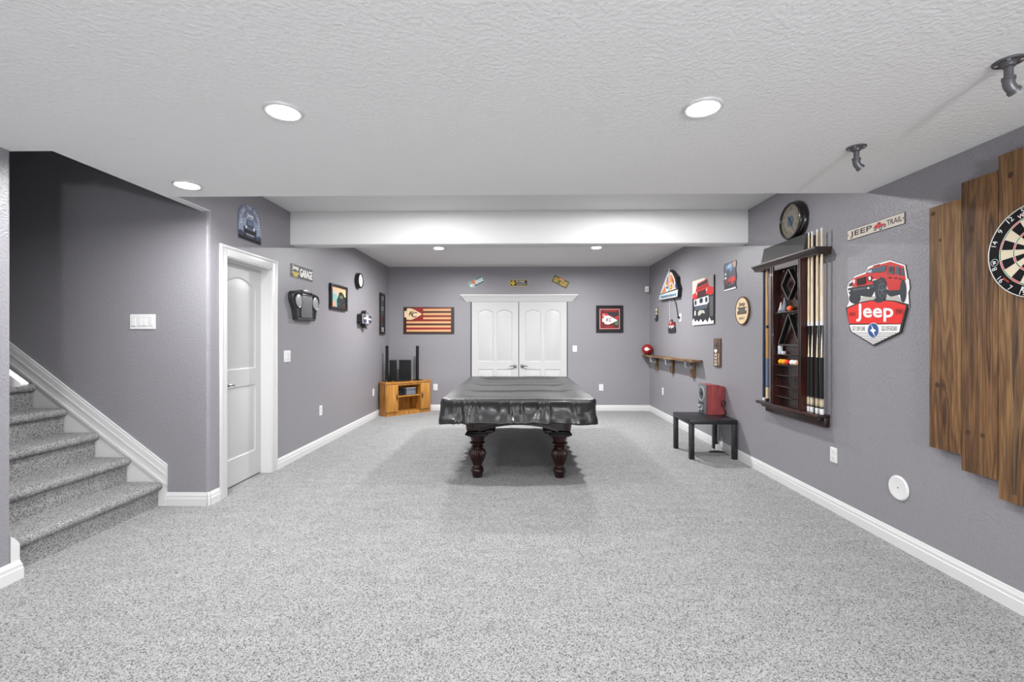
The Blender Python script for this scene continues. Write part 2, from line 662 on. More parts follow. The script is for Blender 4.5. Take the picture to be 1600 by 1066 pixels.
boxes('wall_right', 'wall_paint', [(XR, XR + 0.12, YR - 0.1, YB + 0.12, 0, H9)], 'grey textured right wall')
boxes('wall_back', 'wall_paint', [(XL - 0.15, XR, YB, YB + 0.12, 0, H9)], 'grey far wall with the white double doors')
b = MB()
DY0, DY1, DH = 3.94, 4.66, 2.08
arc = [(XL - 0.03 + 0.03 * math.cos(t), YS1 + 0.03 - 0.03 * math.sin(t)) for t in [PI / 2 * i / 6 for i in range(7)]]
b.poly([(XL, DY0)] + arc + [(-2.72, YS1), (-2.72, DY0)], 0, H9, 'wall_paint')
b.box(XL - 0.14, XL, DY0, DY1, DH, H9, 'wall_paint')
b.box(XL - 0.14, XL, DY1, YB, 0, H9, 'wall_paint')
struct(b, 'wall_left', 'grey left wall with the white door')
boxes('wall_stairs', 'wall_paint', [(-6.0, -2.72, YS1, YS1 + 0.12, 0, 5.0), (-2.72, XL, YS1, YS1 + 0.12, H9, 5.0)], 'grey wall behind the stairs')
boxes('wall_header', 'wall_paint', [(-2.608, -2.532, YE - 0.001, YS1 + 0.02, H8 + 0.004, H9), (-2.608, -2.532, YS0, YS1 + 0.1, H9 + 0.15, 5.0)])
boxes('trim_3', 'smooth_white_paint', [(-2.608, -2.532, YE + 0.0005, YS1 - 0.0005, H8, H8 + 0.004)], 'white underside of the header over the stairs')
b = MB()
arc = [(XN - 0.02 + 0.02 * math.cos(t), YS0 - 0.02 + 0.02 * math.sin(t)) for t in [PI / 2 * i / 5 for i in range(6)]]
b.poly([(XN, YR)] + arc + [(-6.0, YS0), (-6.0, YS0 - 0.1), (XN - 0.1, YS0 - 0.1), (XN - 0.1, YR)], 0, H8, 'wall_paint')
b.box(-6.0, -2.55, YS0 - 0.1, YS0, H8, 5.0, 'wall_paint')
struct(b, 'wall_front', 'grey wall end beside the foot of the stairs')
boxes('wall_landing', 'wall_paint', [(-6.1, -6.0, YS0 - 0.1, YS1 + 0.1, 0, 5.0)])
boxes('ceiling_stairs', 'smooth_white_paint', [(-6.1, -2.5, YS0 - 0.1, YS1 + 0.1, 5.0, 5.1)])

# rear wall with the daylight window behind the viewer
WX0, WX1, WZ0, WZ1 = 0.35, 1.75, 0.95, 2.05
boxes('wall_rear', 'wall_paint', [(XN - 0.1, WX0, YR - 0.12, YR, 0, H8), (WX1, XR, YR - 0.12, YR, 0, H8), (WX0, WX1, YR - 0.12, YR, 0, WZ0), (WX0, WX1, YR - 0.12, YR, WZ1, H8)])
b = MB()
for q in ((WX0, WX0 + 0.05, WZ0, WZ1), (WX1 - 0.05, WX1, WZ0, WZ1), (WX0, WX1, WZ0, WZ0 + 0.05), (WX0, WX1, WZ1 - 0.05, WZ1), (1.03, 1.07, WZ0, WZ1)):
    b.box(q[0], q[1], YR - 0.1, YR - 0.05, q[2], q[3], 'trim_white')
struct(b, 'window_1')


# ------------------------------------------------------------------ baseboards
def base_run(b, p0, p1, nx, ny, ext0=0.0, ext1=0.0):
    """one straight run of moulded baseboard from p0 to p1; (nx, ny) points into the room"""
    prof = [(0, 0), (0.016, 0), (0.016, 0.060), (0.0125, 0.066), (0.0125, 0.084), (0.009, 0.090), (0.006, 0.104), (0.003, 0.108), (0, 0.108)]
    d = (Vector(p1) - Vector(p0)).normalized()
    lp = []
    for p, e, s in ((Vector(p0), ext0, -1), (Vector(p1), ext1, 1)):
        lp.append([(p.x + nx * t + d.x * e * s * t / 0.016, p.y + ny * t + d.y * e * s * t / 0.016, z) for t, z in prof])
    b.loft(lp, 'trim_white')


def baseboard(name, runs, label=None):
    b = MB()
    for r in runs:
        base_run(b, *r)
    return struct(b, name, label, sharp=20)


baseboard('baseboard_right', [((XR, YR), (XR, YB), -1, 0)], 'white moulded baseboard along the right wall')
baseboard('baseboard_back', [((XL, YB), (-0.955, YB), 0, -1), ((0.91, YB), (XR, YB), 0, -1)], 'white moulded baseboard along the far wall')
baseboard('baseboard_left', [((XL, 4.752), (XL, YB), 1, 0), ((-2.90, YS1), (XL - 0.012, YS1), 0, -1), ((XL - 0.012, YS1), (XL, YS1 + 0.012), 0.70711, -0.70711), ((XL, YS1 + 0.012), (XL, 3.846), 1, 0)], 'white moulded baseboard along the left wall')
baseboard('baseboard_front', [((XN, YR), (XN, YS0 + 0.034), 1, 0, 0, 0.016), ((XN, YS0 + 0.034), (-2.915, YS0 + 0.034), 0, 1, 0.016, 0)], 'white baseboard wrapping the near wall end')

# ------------------------------------------------------------------ stairs
RISE, RUN, N = 0.2, 0.262, 11
X0 = -2.947
b = MB()
pr = [(X0, 0.0)]
for k in range(N):
    xr = X0 - RUN * k
    zt = RISE * (k + 1) - 0.005
    pr += [(xr, zt - 0.062), (xr + 0.020, zt - 0.060), (xr + 0.030, zt - 0.050), (xr + 0.035, zt - 0.034), (xr + 0.033, zt - 0.018), (xr + 0.024, zt - 0.006), (xr + 0.008, zt), (xr - RUN, zt)]
pr += [(X0 - RUN * N - 0.3, RISE * N - 0.005), (X0 - RUN * N - 0.3, 0)]
for y0, y1 in ((YS0 + 0.026, YS1 - 0.022),):
    b.loft([[(x, y, z) for x, z in pr] for y in (y0, y0 + 0.012, y1 - 0.012, y1)], 'stair_carpet')
st = struct(b, 'stairs', 'grey carpeted staircase rising to the left', sharp=40)


def stringer(y0, y1, name, label):
    """white skirt board with a stepped moulding along its upper edge; face at y0"""
    b = MB()
    s = -1 if y0 < y1 else 1
    sl = 0.763
    ex, ez = -2.886, 0.335
    L = 3.3

    def band(lo, hi, th, m='trim_white'):
        ya, yb = (y0 + th * s * -0, y1)
        yf = y1 + s * th
        pts = [(ex, ez - lo), (ex, ez - hi), (ex - L, ez + sl * L - hi), (ex - L, ez + sl * L - lo)]
        b.loft([[(x, y, z) for x, z in pts] for y in (yf, y1)], m)
    band(0.0, 0.022, 0.013)
    band(0.022, 0.075, 0.017)
    band(0.075, 0.092, 0.021)
    band(0.092, 0.150, 0.018)
    band(0.150, 0.172, 0.024)
    # plain board below, down to the floor
    pts = [(ex - 0.003, 0.0), (ex - 0.003, ez - 0.16), (ex - L, ez + sl * L - 0.16), (ex - L, 0.0)]
    b.loft([[(x, y, z) for x, z in pts] for y in (y1 + s * 0.0135, y1)], 'trim_white')
    b.box(ex - 0.075, ex - 0.006, min(y1, y1 + s * 0.019), max(y1, y1 + s * 0.019), 0, 0.25, 'trim_white')
    return struct(b, name, label, sharp=20)


stringer(YS1 - 0.016, YS1, 'trim_1', 'white moulded skirt board climbing beside the stairs')
stringer(YS0 + 0.016, YS0, 'trim_2', 'white skirt board on the near side of the stairs')
b = MB()
b.loft([[(x, YS0, 0), (x, YS0 + 0.046, 0), (x, YS0 + 0.046, 0.195), (x, YS0 + 0.02, 0.235), (x, YS0, 0.255)] for x in (-2.915, XN - 0.004)], 'trim_white')
struct(b, 'trim_7', 'white plinth block at the foot of the near skirt board', sharp=20)

hr = MB()
pts = [(-2.845, 1.085), (-2.85, 1.072), (-2.87, 1.066), (-3.05, 1.066 + 0.05), (-4.6, 1.066 + 0.05 + 1.55 * 0.763), (-4.6, 1.066 + 0.19 + 1.55 * 0.763), (-3.05, 1.066 + 0.19 + 0.0), (-2.88, 1.13), (-2.86, 1.115)]
pts = [(-2.846, 1.098), (-2.853, 1.088), (-2.87, 1.084), (-2.99, 1.100), (-4.6, 1.100 + 1.61 * 0.763), (-4.6, 1.190 + 1.61 * 0.763), (-2.99, 1.205), (-2.862, 1.115), (-2.85, 1.107)]
hr.loft([[(x, y, z) for x, z in pts] for y in (YS0 + 0.055, YS0 + 0.062, YS0 + 0.088, YS0 + 0.095)], 'trim_white')
hrail = hr.build('stair_handrail')
tag(hrail, 'white wooden handrail end showing above the upper stairs beside the near wall', 'handrail')
for x in (-3.1, -4.2):
    br = MB()
    z = 1.10 + (-2.99 - x) * 0.763
    br.tube([(x, YS0 + 0.002, z - 0.05), (x, YS0 + 0.06, z - 0.05), (x, YS0 + 0.075, z - 0.03), (x, YS0 + 0.075, z + 0.01)], 0.008, 'satin_nickel')
    br.build('bracket', hrail)


# ------------------------------------------------------------------ doors
def door_leaf(b, w, h, t, panels, m):
    """slab centred on x, foot at y=0, front face at z=t, with real moulded recesses"""
    tb = bmesh.new()
    out = [(-w / 2, 0), (w / 2, 0), (w / 2, h), (-w / 2, h)]
    loops = [out] + panels
    ed = []
    for lp in loops:
        vs = [tb.verts.new((x, y, t)) for x, y in lp]
        for i in range(len(vs)):
            ed.append(tb.edges.new((vs[i], vs[(i + 1) % len(vs)])))
    bmesh.ops.triangle_fill(tb, use_beauty=True, use_dissolve=False, edges=ed)
    for f in tb.faces:
        if f.normal.z < 0:
            f.normal_flip()
    b.merge(tb, m)
    for p in panels:
        lv = [(0, 0), (0.004, -0.004), (0.012, -0.009), (0.020, -0.009), (0.045, -0.001)]
        lp = []
        for d, z in lv:
            lp.append([(x, y, t + z) for x, y in inset(p, d)])
        b.loft(lp, m, cap0=False)
    v = [(-w / 2, 0, t), (w / 2, 0, t), (w / 2, h, t), (-w / 2, h, t), (-w / 2, 0, 0), (w / 2, 0, 0), (w / 2, h, 0), (-w / 2, h, 0)]
    b.raw(v, [(0, 4, 5, 1), (1, 5, 6, 2), (2, 6, 7, 3), (3, 7, 4, 0), (7, 6, 5, 4)], m)


def arched(x0, x1, y0, y1, rise, n=10):
    p = [(x0, y0), (x1, y0)]
    w = (x1 - x0) / 2
    for i in range(n + 1):
        t = i / n
        x = x1 - (x1 - x0) * t
        u = (x - (x0 + x1) / 2) / w
        p.append((x, y1 - rise * u * u))
    return p


def lever(b, sx):
    """round rose and lever; lever points along sx"""
    b.lathe([(0.037, 0), (0.037, 0.005), (0.032, 0.010), (0.014, 0.012), (0.013, 0.045), (0.0001, 0.047)], 'satin_nickel', 24)
    b.tube([(0, 0, 0.04), (sx * 0.02, 0.002, 0.048), (sx * 0.06, 0.006, 0.048), (sx * 0.11, -0.004, 0.046)], [0.013, 0.012, 0.010, 0.008], 'satin_nickel', 10)


# left wall door, recessed in its jamb
b = MB()
W = DY1 - DY0 - 0.012
door_leaf(b, W, DH - 0.022, 0.035, [arched(-0.26, 0.26, 1.06, 1.93, 0.10), [(-0.26, 0.24), (0.26, 0.24), (0.26, 0.90), (-0.26, 0.90)]], 'door_white')
d1 = struct(b, 'door_1', 'white two-panel door with arched top panel in the left wall', matrix=frame3((XL - 0.135, (DY0 + DY1) / 2, 0.014), (0, 1, 0), (0, 0, 1), (1, 0, 0)))
b = MB()
lever(b, 1)
b.box(-0.014, 0.014, -0.095, -0.055, 0, 0.004, 'satin_nickel', 0.002)
b.build('door_handle', d1, Matrix.Translation((-W / 2 + 0.088, 0.93, 0.035)))
b = MB()
m = frame3((XL, 0, 0), (0, 1, 0), (0, 0, 1), (1, 0, 0))
b.M = m


def casing_profile(b, x0, x1, y0, y1, inner):
    pass


CW = 0.092
for (xa, xb, ya, yb) in ((DY0 - CW, DY0, 0, DH + CW), (DY1, DY1 + CW, 0, DH + CW), (DY0 + 0.0005, DY1 - 0.0005, DH, DH + CW - 0.0006)):
    b.box(xa, xb, ya, yb, 0.0, 0.014, 'trim_white', 0.003)
b.box(DY0 - CW, DY0 - CW + 0.024, 0, DH + CW, 0.012, 0.022, 'trim_white', 0.004)
b.box(DY1 + CW - 0.024, DY1 + CW, 0, DH + CW, 0.012, 0.022, 'trim_white', 0.004)
b.box(DY0 - CW + 0.0245, DY1 + CW - 0.0245, DH + CW - 0.0245, DH + CW - 0.0005, 0.012, 0.0215, 'trim_white', 0.004)
# jamb and stop
for (xa, xb, ya, yb) in ((DY0 - 0.001, DY0 + 0.008, 0, DH), (DY1 - 0.008, DY1 + 0.001, 0, DH), (DY0, DY1, DH - 0.008, DH + 0.001)):
    b.box(xa, xb, ya, yb, -0.139, 0.004, 'trim_white')
b.box(DY0 + 0.008, DY1 - 0.008, DH - 0.022, DH - 0.008, -0.10, -0.062, 'trim_white')
struct(b, 'trim_4', 'white moulded casing around the left wall door')

# double doors on the far wall
def far_door(x0, x1, n, label, hx):
    w = x1 - x0
    b = MB()
    h = 2.075
    pw = 0.30
    c0, c1 = -w / 2 + 0.12 + pw / 2, w / 2 - 0.12 - pw / 2
    ps = []
    for c in (c0, c1):
        ps.append(arched(c - pw / 2, c + pw / 2, 0.93, 1.93, 0.06))
        ps.append([(c - pw / 2, 0.22), (c + pw / 2, 0.22), (c + pw / 2, 0.785), (c - pw / 2, 0.785)])
    door_leaf(b, w, h, 0.02, ps, 'door_white')
    d = struct(b, n, label, matrix=onB((x0 + x1) / 2, 0.012, 0.001))
    b = MB()
    lever(b, hx)
    b.build('door_handle', d, Matrix.Translation((-hx * (w / 2 - 0.062), 0.845, 0.02)))


far_door(-0.935, -0.036, 'door_2', 'left white leaf of the double doors behind the pool table', -1)
far_door(-0.024, 0.89, 'door_3', 'right white leaf of the double doors behind the pool table', 1)
b = MB()
prof = [(0.0, 0), (0.014, 0), (0.018, 0.010), (0.098, 0.112), (0.104, 0.118), (0.104, 0.133), (0, 0.133)]
lp = []
for xs, sg in ((-1.035, -1), (0.985, 1)):
    lp.append([(xs + sg * 1.08 * d, YB - d, 2.093 + z) for d, z in prof])
b.loft(lp, 'trim_white')
struct(b, 'trim_5', 'white crown header above the double doors', sharp=20)
boxes('door_gap_shade', 'slot_dark', [(-0.0355, -0.0245, YB - 0.008, YB, 0, 2.09), (-0.957, -0.936, YB - 0.012, YB, 0, 2.09), (0.891, 0.906, YB - 0.012, YB, 0, 2.09)], 'dark strips painted as gap shade at the edges of the double doors')  # solid dark strips, their colour stands in for shade inside the door gaps

# ================================================================== lights
def ceiling_lamp(x, y, z, label, glow='lamp_glow'):
    t = thing('ceiling_light', label, 'ceiling light', onC(x, y, z), 'recessed ceiling lights')
    b = MB()
    b.lathe([(0.066, 0.0), (0.066, 0.004), (0.070, 0.010), (0.078, 0.011), (0.086, 0.007), (0.089, 0.0)], 'trim_white', 40, caps=False)
    b.build('trim_ring', t)
    b = MB()
    b.lathe([(0.0001, 0.006), (0.03, 0.006), (0.066, 0.003)], glow, 40)
    b.build('diffuser', t)
    return t


ceiling_lamp(-1.09, 2.10, H8, 'round lit ceiling lamp, the left one of the two big lamps overhead')
ceiling_lamp(0.826, 2.10, H8, 'round lit ceiling lamp overhead, nearest to the hanging pipes')
ceiling_lamp(-2.255, 3.08, H8, 'round lit ceiling lamp beside the stair opening', 'stair_lamp_glow')
ceiling_lamp(-1.25, 7.05, H9, 'small far ceiling lamp beyond the beam, above the wooden flag side', 'far_lamp_glow')
ceiling_lamp(1.16, 7.05, H9, 'small far ceiling lamp beyond the beam, above the framed red picture side', 'far_lamp_glow')


def disk(name, x, y, z, power, size=0.14):
    l = bpy.data.lights.new(name, 'AREA')
    l.shape = 'DISK'
    l.size = size
    l.energy = power
    o = bpy.data.objects.new(name, l)
    o.location = (x, y, z)
    COL.objects.link(o)
    return o


PW = 20.0
# the lamps of the middle bay (hidden above the ceiling edge) and those behind the viewer
for x, k in ((-0.95, 1.3), (1.15, 1.6)):
    disk('middle_bay_lamp', x, 4.18, H9 - 0.012, PW * k)
for x, y, k in ((-1.3, -0.3, 0.4), (0.9, -0.3, 0.35), (-1.3, -2.2, 2.2), (0.9, -2.2, 1.6)):
    disk('rear_lamp', x, y, H8 - 0.012, PW * k)
w = bpy.data.lights.new('window_daylight', 'AREA')
w.shape = 'RECTANGLE'
w.size, w.size_y = WX1 - WX0 - 0.1, WZ1 - WZ0 - 0.1
w.energy = 60.0
w.color = (0.93, 0.96, 1.0)
wo = bpy.data.objects.new('window_daylight', w)
wo.location = ((WX0 + WX1) / 2, YR - 0.03, (WZ0 + WZ1) / 2)
wo.rotation_euler = (PI / 2, 0, 0)
COL.objects.link(wo)

pl = bpy.data.lights.new('rear_table_lamp', 'POINT')
pl.energy = 265.0
pl.shadow_soft_size = 0.11
po = bpy.data.objects.new('rear_table_lamp', pl)
po.location = (1.05, -2.6, 1.45)
COL.objects.link(po)

wd = bpy.data.worlds.new('World')
SC.world = wd
wd.use_nodes = True
wd.node_tree.nodes['Background'].inputs[0].default_value = (0.75, 0.85, 1.0, 1)
wd.node_tree.nodes['Background'].inputs[1].default_value = 1.0

# ================================================================== camera
cd = bpy.data.cameras.new('camera')
cam = bpy.data.objects.new('camera', cd)
COL.objects.link(cam)
cd.sensor_fit = 'HORIZONTAL'
cd.sensor_width = 36.0
cd.lens = 36.0 * 720 / 1600
cd.shift_y = (532 - 533) / 1600
cd.clip_start = 0.02
cam.location = (0, 0, EYE)
cam.rotation_euler = (PI / 2, 0, math.atan(13 / 720))
SC.camera = cam
vs = SC.view_settings
vs.view_transform = 'Standard'
vs.look = 'None'
vs.exposure = 0.1
vs.gamma = 1.0
vs.use_curve_mapping = False
SC.display_settings.display_device = 'sRGB'
SC.cycles.max_bounces = 10
SC.cycles.diffuse_bounces = 6
SC.cycles.sample_clamp_indirect = 8.0
SC.cycles.use_denoising = True

# ================================================================== pool table
PT = at(-0.018, 5.69)
pt = thing('pool_table', 'dark carved pool table on turned legs under the black cover', 'pool table', PT)
LX, LY = 0.405, 1.14
leg_prof = [(0.030, 0.0), (0.046, 0.004), (0.050, 0.02), (0.056, 0.05), (0.060, 0.058), (0.066, 0.066), (0.064, 0.078), (0.055, 0.088), (0.060, 0.098), (0.054, 0.106),
            (0.044, 0.113), (0.043, 0.120), (0.047, 0.132), (0.056, 0.152), (0.068, 0.178), (0.080, 0.205), (0.087, 0.228), (0.086, 0.246), (0.078, 0.266), (0.066, 0.282),
            (0.054, 0.292), (0.052, 0.298), (0.060, 0.303), (0.063, 0.309), (0.059, 0.315), (0.048, 0.321), (0.050, 0.329), (0.062, 0.334), (0.076, 0.340), (0.078, 0.345),
            (0.068, 0.350), (0.060, 0.356), (0.064, 0.372), (0.072, 0.392), (0.079, 0.404), (0.083, 0.410), (0.083, 0.418)]
for sx in (-1, 1):
    for sy in (-1, 1):
        b = MB()
        b.M = Matrix.Translation((sx * LX, sy * LY, 0))
        b.lathe(leg_prof, 'mahogany', 180, flute=(0.118, 0.286, 20, 0.13))
        lg = b.build('leg', pt, sharp=50)
        b = MB()
        b.M = Matrix.Translation((sx * LX, sy * LY, 0))
        b.box(-0.092, 0.092, -0.092, 0.092, 0.418, 0.430, 'dark_gloss_wood', 0.003)
        b.box(-0.112, 0.112, -0.112, 0.112, 0.430, 0.448, 'dark_gloss_wood', 0.006, 3)
        b.box(-0.100, 0.100, -0.100, 0.100, 0.448, 0.462, 'dark_gloss_wood', 0.004)
        b.build('leg_block', lg)


def apron(half, d0, d1, name):
    """arched apron panel spanning -half..half along x, thickness d0..d1 along y"""
    zt = 0.70
    arch = [(x, 0.475 + 0.068 * (1 - (x / (half - 0.12)) ** 2)) for x in [(half - 0.12) * (1 - i / 12) for i in range(25)]]
    pts = [(-half - 0.03, zt), (-half + 0.0, 0.475), (-half + 0.12, 0.475)] + arch[::-1] + [(half - 0.12, 0.475), (half, 0.475), (half + 0.03, zt)]
    b = MB()
    b.loft([[(x, y, z) for x, z in pts] for y in (d0, d1)], 'mahogany')
    return b, arch


for s in (-1, 1):
    b, arch = apron(LX + 0.10, -0.02, 0.02, 'apron')
    b.M = Matrix.Identity(4)
    o = b.build('end_apron', pt, Matrix.Translation((0, s * (LY + 0.06), 0)))
    b = MB()
    lp = []
    for x, z in arch:
        lp.append([(x, -0.032, z - 0.012), (x, 0.022, z - 0.012), (x, 0.022, z + 0.012), (x, -0.028, z + 0.012)])
    b.loft(lp, 'dark_gloss_wood')
    for sx in (-1, 1):
        b.box(sx * (LX - 0.115) - 0.035, sx * (LX - 0.115) + 0.035, -0.034, 0.02, 0.447, 0.478, 'dark_gloss_wood', 0.006)
    b.build('arch_moulding', o)
    if s > 0:
        o.rotation_euler[2] = PI
    b, arch = apron(LY + 0.10, -0.02, 0.02, 'apron')
    o = b.build('side_apron', pt, Matrix.Translation((s * (LX + 0.06), 0, 0)) @ Matrix.Rotation(PI / 2 * s, 4, 'Z'))
    b = MB()
    b.loft([[(x, -0.03, z - 0.012), (x, 0.022, z - 0.012), (x, 0.022, z + 0.012), (x, -0.028, z + 0.012)] for x, z in arch], 'dark_gloss_wood')
    b.build('arch_moulding', o)
b = MB()
b.box(-0.66, 0.66, -1.30, 1.30, 0.69, 0.735, 'mahogany', 0.01)
b.build('table_bed', pt)
b = MB()
for s in (-1, 1):
    b.box(-0.70, 0.70, s * 1.26 - 0.055, s * 1.26 + 0.055, 0.735, 0.782, 'mahogany', 0.012)
    b.box(s * 0.645 - 0.055, s * 0.645 + 0.055, -1.205, 1.205, 0.735, 0.782, 'mahogany', 0.012)
b.build('rail', pt)
for sx in (-1, 1):
    for sy in (-1, 0, 1):
        b = MB()
        b.M = Matrix.Translation((sx * 0.615, sy * 1.21, 0))
        b.lathe([(0.0001, 0.585), (0.028, 0.586), (0.045, 0.60), (0.052, 0.64), (0.056, 0.745)], 'leather_black', 20)
        for k in range(9):
            a = 2 * PI * k / 9
            b.tube([(0.03 * math.cos(a), 0.03 * math.sin(a), 0.592), (0.038 * math.cos(a), 0.038 * math.sin(a), 0.552), (0.034 * math.cos(a + 0.2), 0.034 * math.sin(a + 0.2), 0.530 + 0.006 * (k % 2))], [0.007, 0.006, 0.003], 'leather_black', 6)
        b.build('pocket', pt)

# the fitted cover: sagging top, gathered hem
hw, hl, cr = 0.728, 1.365, 0.06
per = []
corn = [(hw - cr, -hl + cr, -PI / 2), (hw - cr, hl - cr, 0), (-hw + cr, hl - cr, PI / 2), (-hw + cr, -hl + cr, PI)]
for ci, (cx, cy, a0) in enumerate(corn):
    for i in range(13):
        t = a0 + PI / 2 * i / 12
        per.append((cx + cr * math.cos(t), cy + cr * math.sin(t), math.cos(t), math.sin(t)))
    nx, ny, na = corn[(ci + 1) % 4]
    p0 = per[-1]
    p1 = (nx + cr * math.cos(na), ny + cr * math.sin(na))
    n = 120 if ci % 2 else 170
    for i in range(1, n):
        per.append((p0[0] + (p1[0] - p0[0]) * i / n, p0[1] + (p1[1] - p0[1]) * i / n, p0[2], p0[3]))
NP = len(per)
acc = [0.0]
for i in range(1, NP):
    acc.append(acc[-1] + math.hypot(per[i][0] - per[i - 1][0], per[i][1] - per[i - 1][1]))
rng = random.Random(3)
pin = []
s = 0.05
while s < acc[-1]:
    pin.append((s, 0.012 + 0.016 * rng.random(), 0.35 + 0.9 * rng.random(), (rng.random() - 0.5) * 0.10))
    s += rng.choice((0.045, 0.06, 0.11, 0.16, 0.21, 0.25)) * (0.8 + 0.4 * rng.random())
# pinch folds: narrow ridges that fan out toward the hem


def pleat(s, w):
    v = 0.0
    for c, wd, am, dr in pin:
        d = s - c + dr * w * w
        k = wd * (0.55 + 1.3 * w)
        if abs(d) < 4 * k:
            v += am * math.exp(-(d / k) ** 2)
    return v


V, F = [], []
loops = []
# inner rings of the top
for kk in (0.0, 0.12, 0.24, 0.36, 0.48, 0.58, 0.66, 0.73, 0.79, 0.84, 0.88, 0.92, 0.955, 0.985):
    lp = []
    for i, (x, y, nx, ny) in enumerate(per):
        # shrink toward the middle line by distance so that the rails keep one width
        px, py = x * kk, y * (hl - hw * (1 - kk)) / hl
        dx, dy = hw - abs(px), hl - abs(py)
        de = min(dx, dy)
        t = min(max((de - 0.07) / 0.22, 0), 1)
        sag = 0.036 * t * t * (3 - 2 * t)
        wr = 0.010 * noise.noise(Vector((px * 2.2, py * 1.6, 3.1))) + 0.006 * noise.noise(Vector((px * 1.2 + 0.3 * py, py * 7.0, 9.7))) * t
        # cross folds pulled between the side rails
        for fy, am in ((-0.95, 0.010), (-0.42, 0.016), (0.28, 0.014), (0.75, 0.012)):
            wr += am * math.exp(-((py - fy - 0.05 * math.cos(px * 3.1)) / 0.045) ** 2) * t
        g = pleat(acc[i], 0.0)
        edge = max(0.0, 1 - de / 0.16)
        lp.append((px, py, 0.802 - sag + wr + 0.004 * g * edge - 0.004 * edge))
    loops.append(lp)
lp = []
for d, z in ((0.004, 0.797), (0.012, 0.788), (0.017, 0.774)):
    loops.append([(x + nx * d * 0.6, y + ny * d * 0.6, z + 0.003 * pleat(acc[i], 0)) for i, (x, y, nx, ny) in enumerate(per)])
for k in range(1, 15):
    w = k / 14
    lp = []
    for i, (x, y, nx, ny) in enumerate(per):
        g = pleat(acc[i], w)
        cor = max(0.0, 1 - math.hypot(abs(x) - hw, abs(y) - hl) / 0.30)
        front = max(0.0, -ny)
        d = 0.014 - (0.006 + 0.018 * front) * math.sin(PI * min(1.0, w * 1.25)) + (0.048 * front * (1 - cor) - 0.004) * w * w + g * (0.013 + 0.020 * w) * (1 - 0.7 * cor) + cor * 0.006 * w
        d += (0.020 * noise.noise(Vector((acc[i] * 4.5, w * 2.2, 1.7))) + 0.010 * noise.noise(Vector((acc[i] * 11, w * 3.5, 5.2)))) * min(1, w * 2.5) * (1 - 0.6 * cor)
        z = 0.774 - w * 0.198 - 0.012 * cor * w + 0.006 * math.sin(acc[i] * 9) * w + 0.008 * noise.noise(Vector((acc[i] * 6, 0.3, 7.7))) * w - 0.002 * g * w
        lp.append((x + nx * d, y + ny * d, z))
    loops.append(lp)
# turned hem
loops.append([(p[0] - per[i][2] * 0.006, p[1] - per[i][3] * 0.006, p[2] + 0.004) for i, p in enumerate(loops[-1])])
b = MB()
b.loft(loops, 'vinyl', cap0=False, cap1=False)
bmesh.ops.remove_doubles(b.b, verts=b.b.verts[:], dist=0.0004)
cover = b.build('pool_table_cover', None, PT, sharp=180)
tag(cover, 'black glossy vinyl cover with a gathered hem draped over the pool table', 'table cover')

# ================================================================== corner cabinet and what stands on it
fa, fb = Vector((-2.369, 8.059)), Vector((-1.708, 8.696))
dv = (fb - fa).normalized()
CWD = (fb - fa).length
CAB = frame3((fa.x, fa.y, 0), (dv.x, dv.y, 0), (-dv.y, dv.x, 0), (0, 0, 1))
iCAB = CAB.inverted()


def cl(x, y):
    v = iCAB @ Vector((x, y, 0))
    return (v.x, v.y)


back = [cl(-1.725, 8.848), cl(-2.522, 8.848), cl(-2.522, 8.205)]
foot = [(0, 0), (CWD, 0)] + back
cab = thing('corner_cabinet', 'golden oak corner cabinet with open middle shelf between two doors', 'cabinet', CAB)
b = MB()
b.poly([(-0.012, -0.015), (CWD + 0.010, -0.015)] + [(p[0], p[1]) for p in inset(foot, -0.004)[2:]], 0.572, 0.60, 'oak')
b.build('top', cab)
b = MB()
b.poly([(0.01, 0.012), (CWD - 0.01, 0.012)] + back, 0.0, 0.065, 'oak')
b.build('plinth', cab)
b = MB()
b.poly([(0, 0.0), (0.02, 0.0), (back[2][0] + 0.02, back[2][1] - 0.01), back[2]], 0.065, 0.572, 'oak')
b.build('side_panel', cab)
b = MB()
b.poly([(CWD - 0.02, 0.0), (CWD, 0.0), back[0], (back[0][0] - 0.02, back[0][1])], 0.065, 0.572, 'oak')
b.build('side_panel', cab)
OX0, OX1 = 0.245, 0.700
for x in (OX0 - 0.018, OX1):
    b = MB()
    b.box(x, x + 0.018, 0.004, 0.40, 0.065, 0.572, 'oak')
    b.build('partition', cab)
b = MB()
b.box(OX0, OX1, 0.38, 0.395, 0.065, 0.572, 'oak')
b.build('back_panel', cab)
b = MB()
b.box(OX0, OX1, 0.01, 0.38, 0.325, 0.343, 'oak', 0.003)
b.build('shelf', cab)
b = MB()
b.box(OX0 - 0.02, OX1 + 0.02, -0.002, 0.018, 0.535, 0.572, 'oak', 0.003)
b.build('rail', cab)
for x0, x1, kx in ((0.012, OX0 - 0.004, OX0 - 0.035), (OX1 + 0.004, CWD - 0.012, OX1 + 0.035)):
    b = MB()
    b.box(x0, x1, -0.018, 0.0, 0.072, 0.562, 'oak', 0.004)
    d = b.build('door', cab)
    b = MB()
    b.box(kx - 0.006, kx + 0.006, -0.022, -0.018, 0.27, 0.39, 'slot_dark', 0.002)
    b.tube([(kx, -0.02, 0.29), (kx, -0.042, 0.305), (kx, -0.045, 0.33), (kx, -0.042, 0.355), (kx, -0.02, 0.37)], 0.005, 'slot_dark', 8)
    b.build('handle', d)

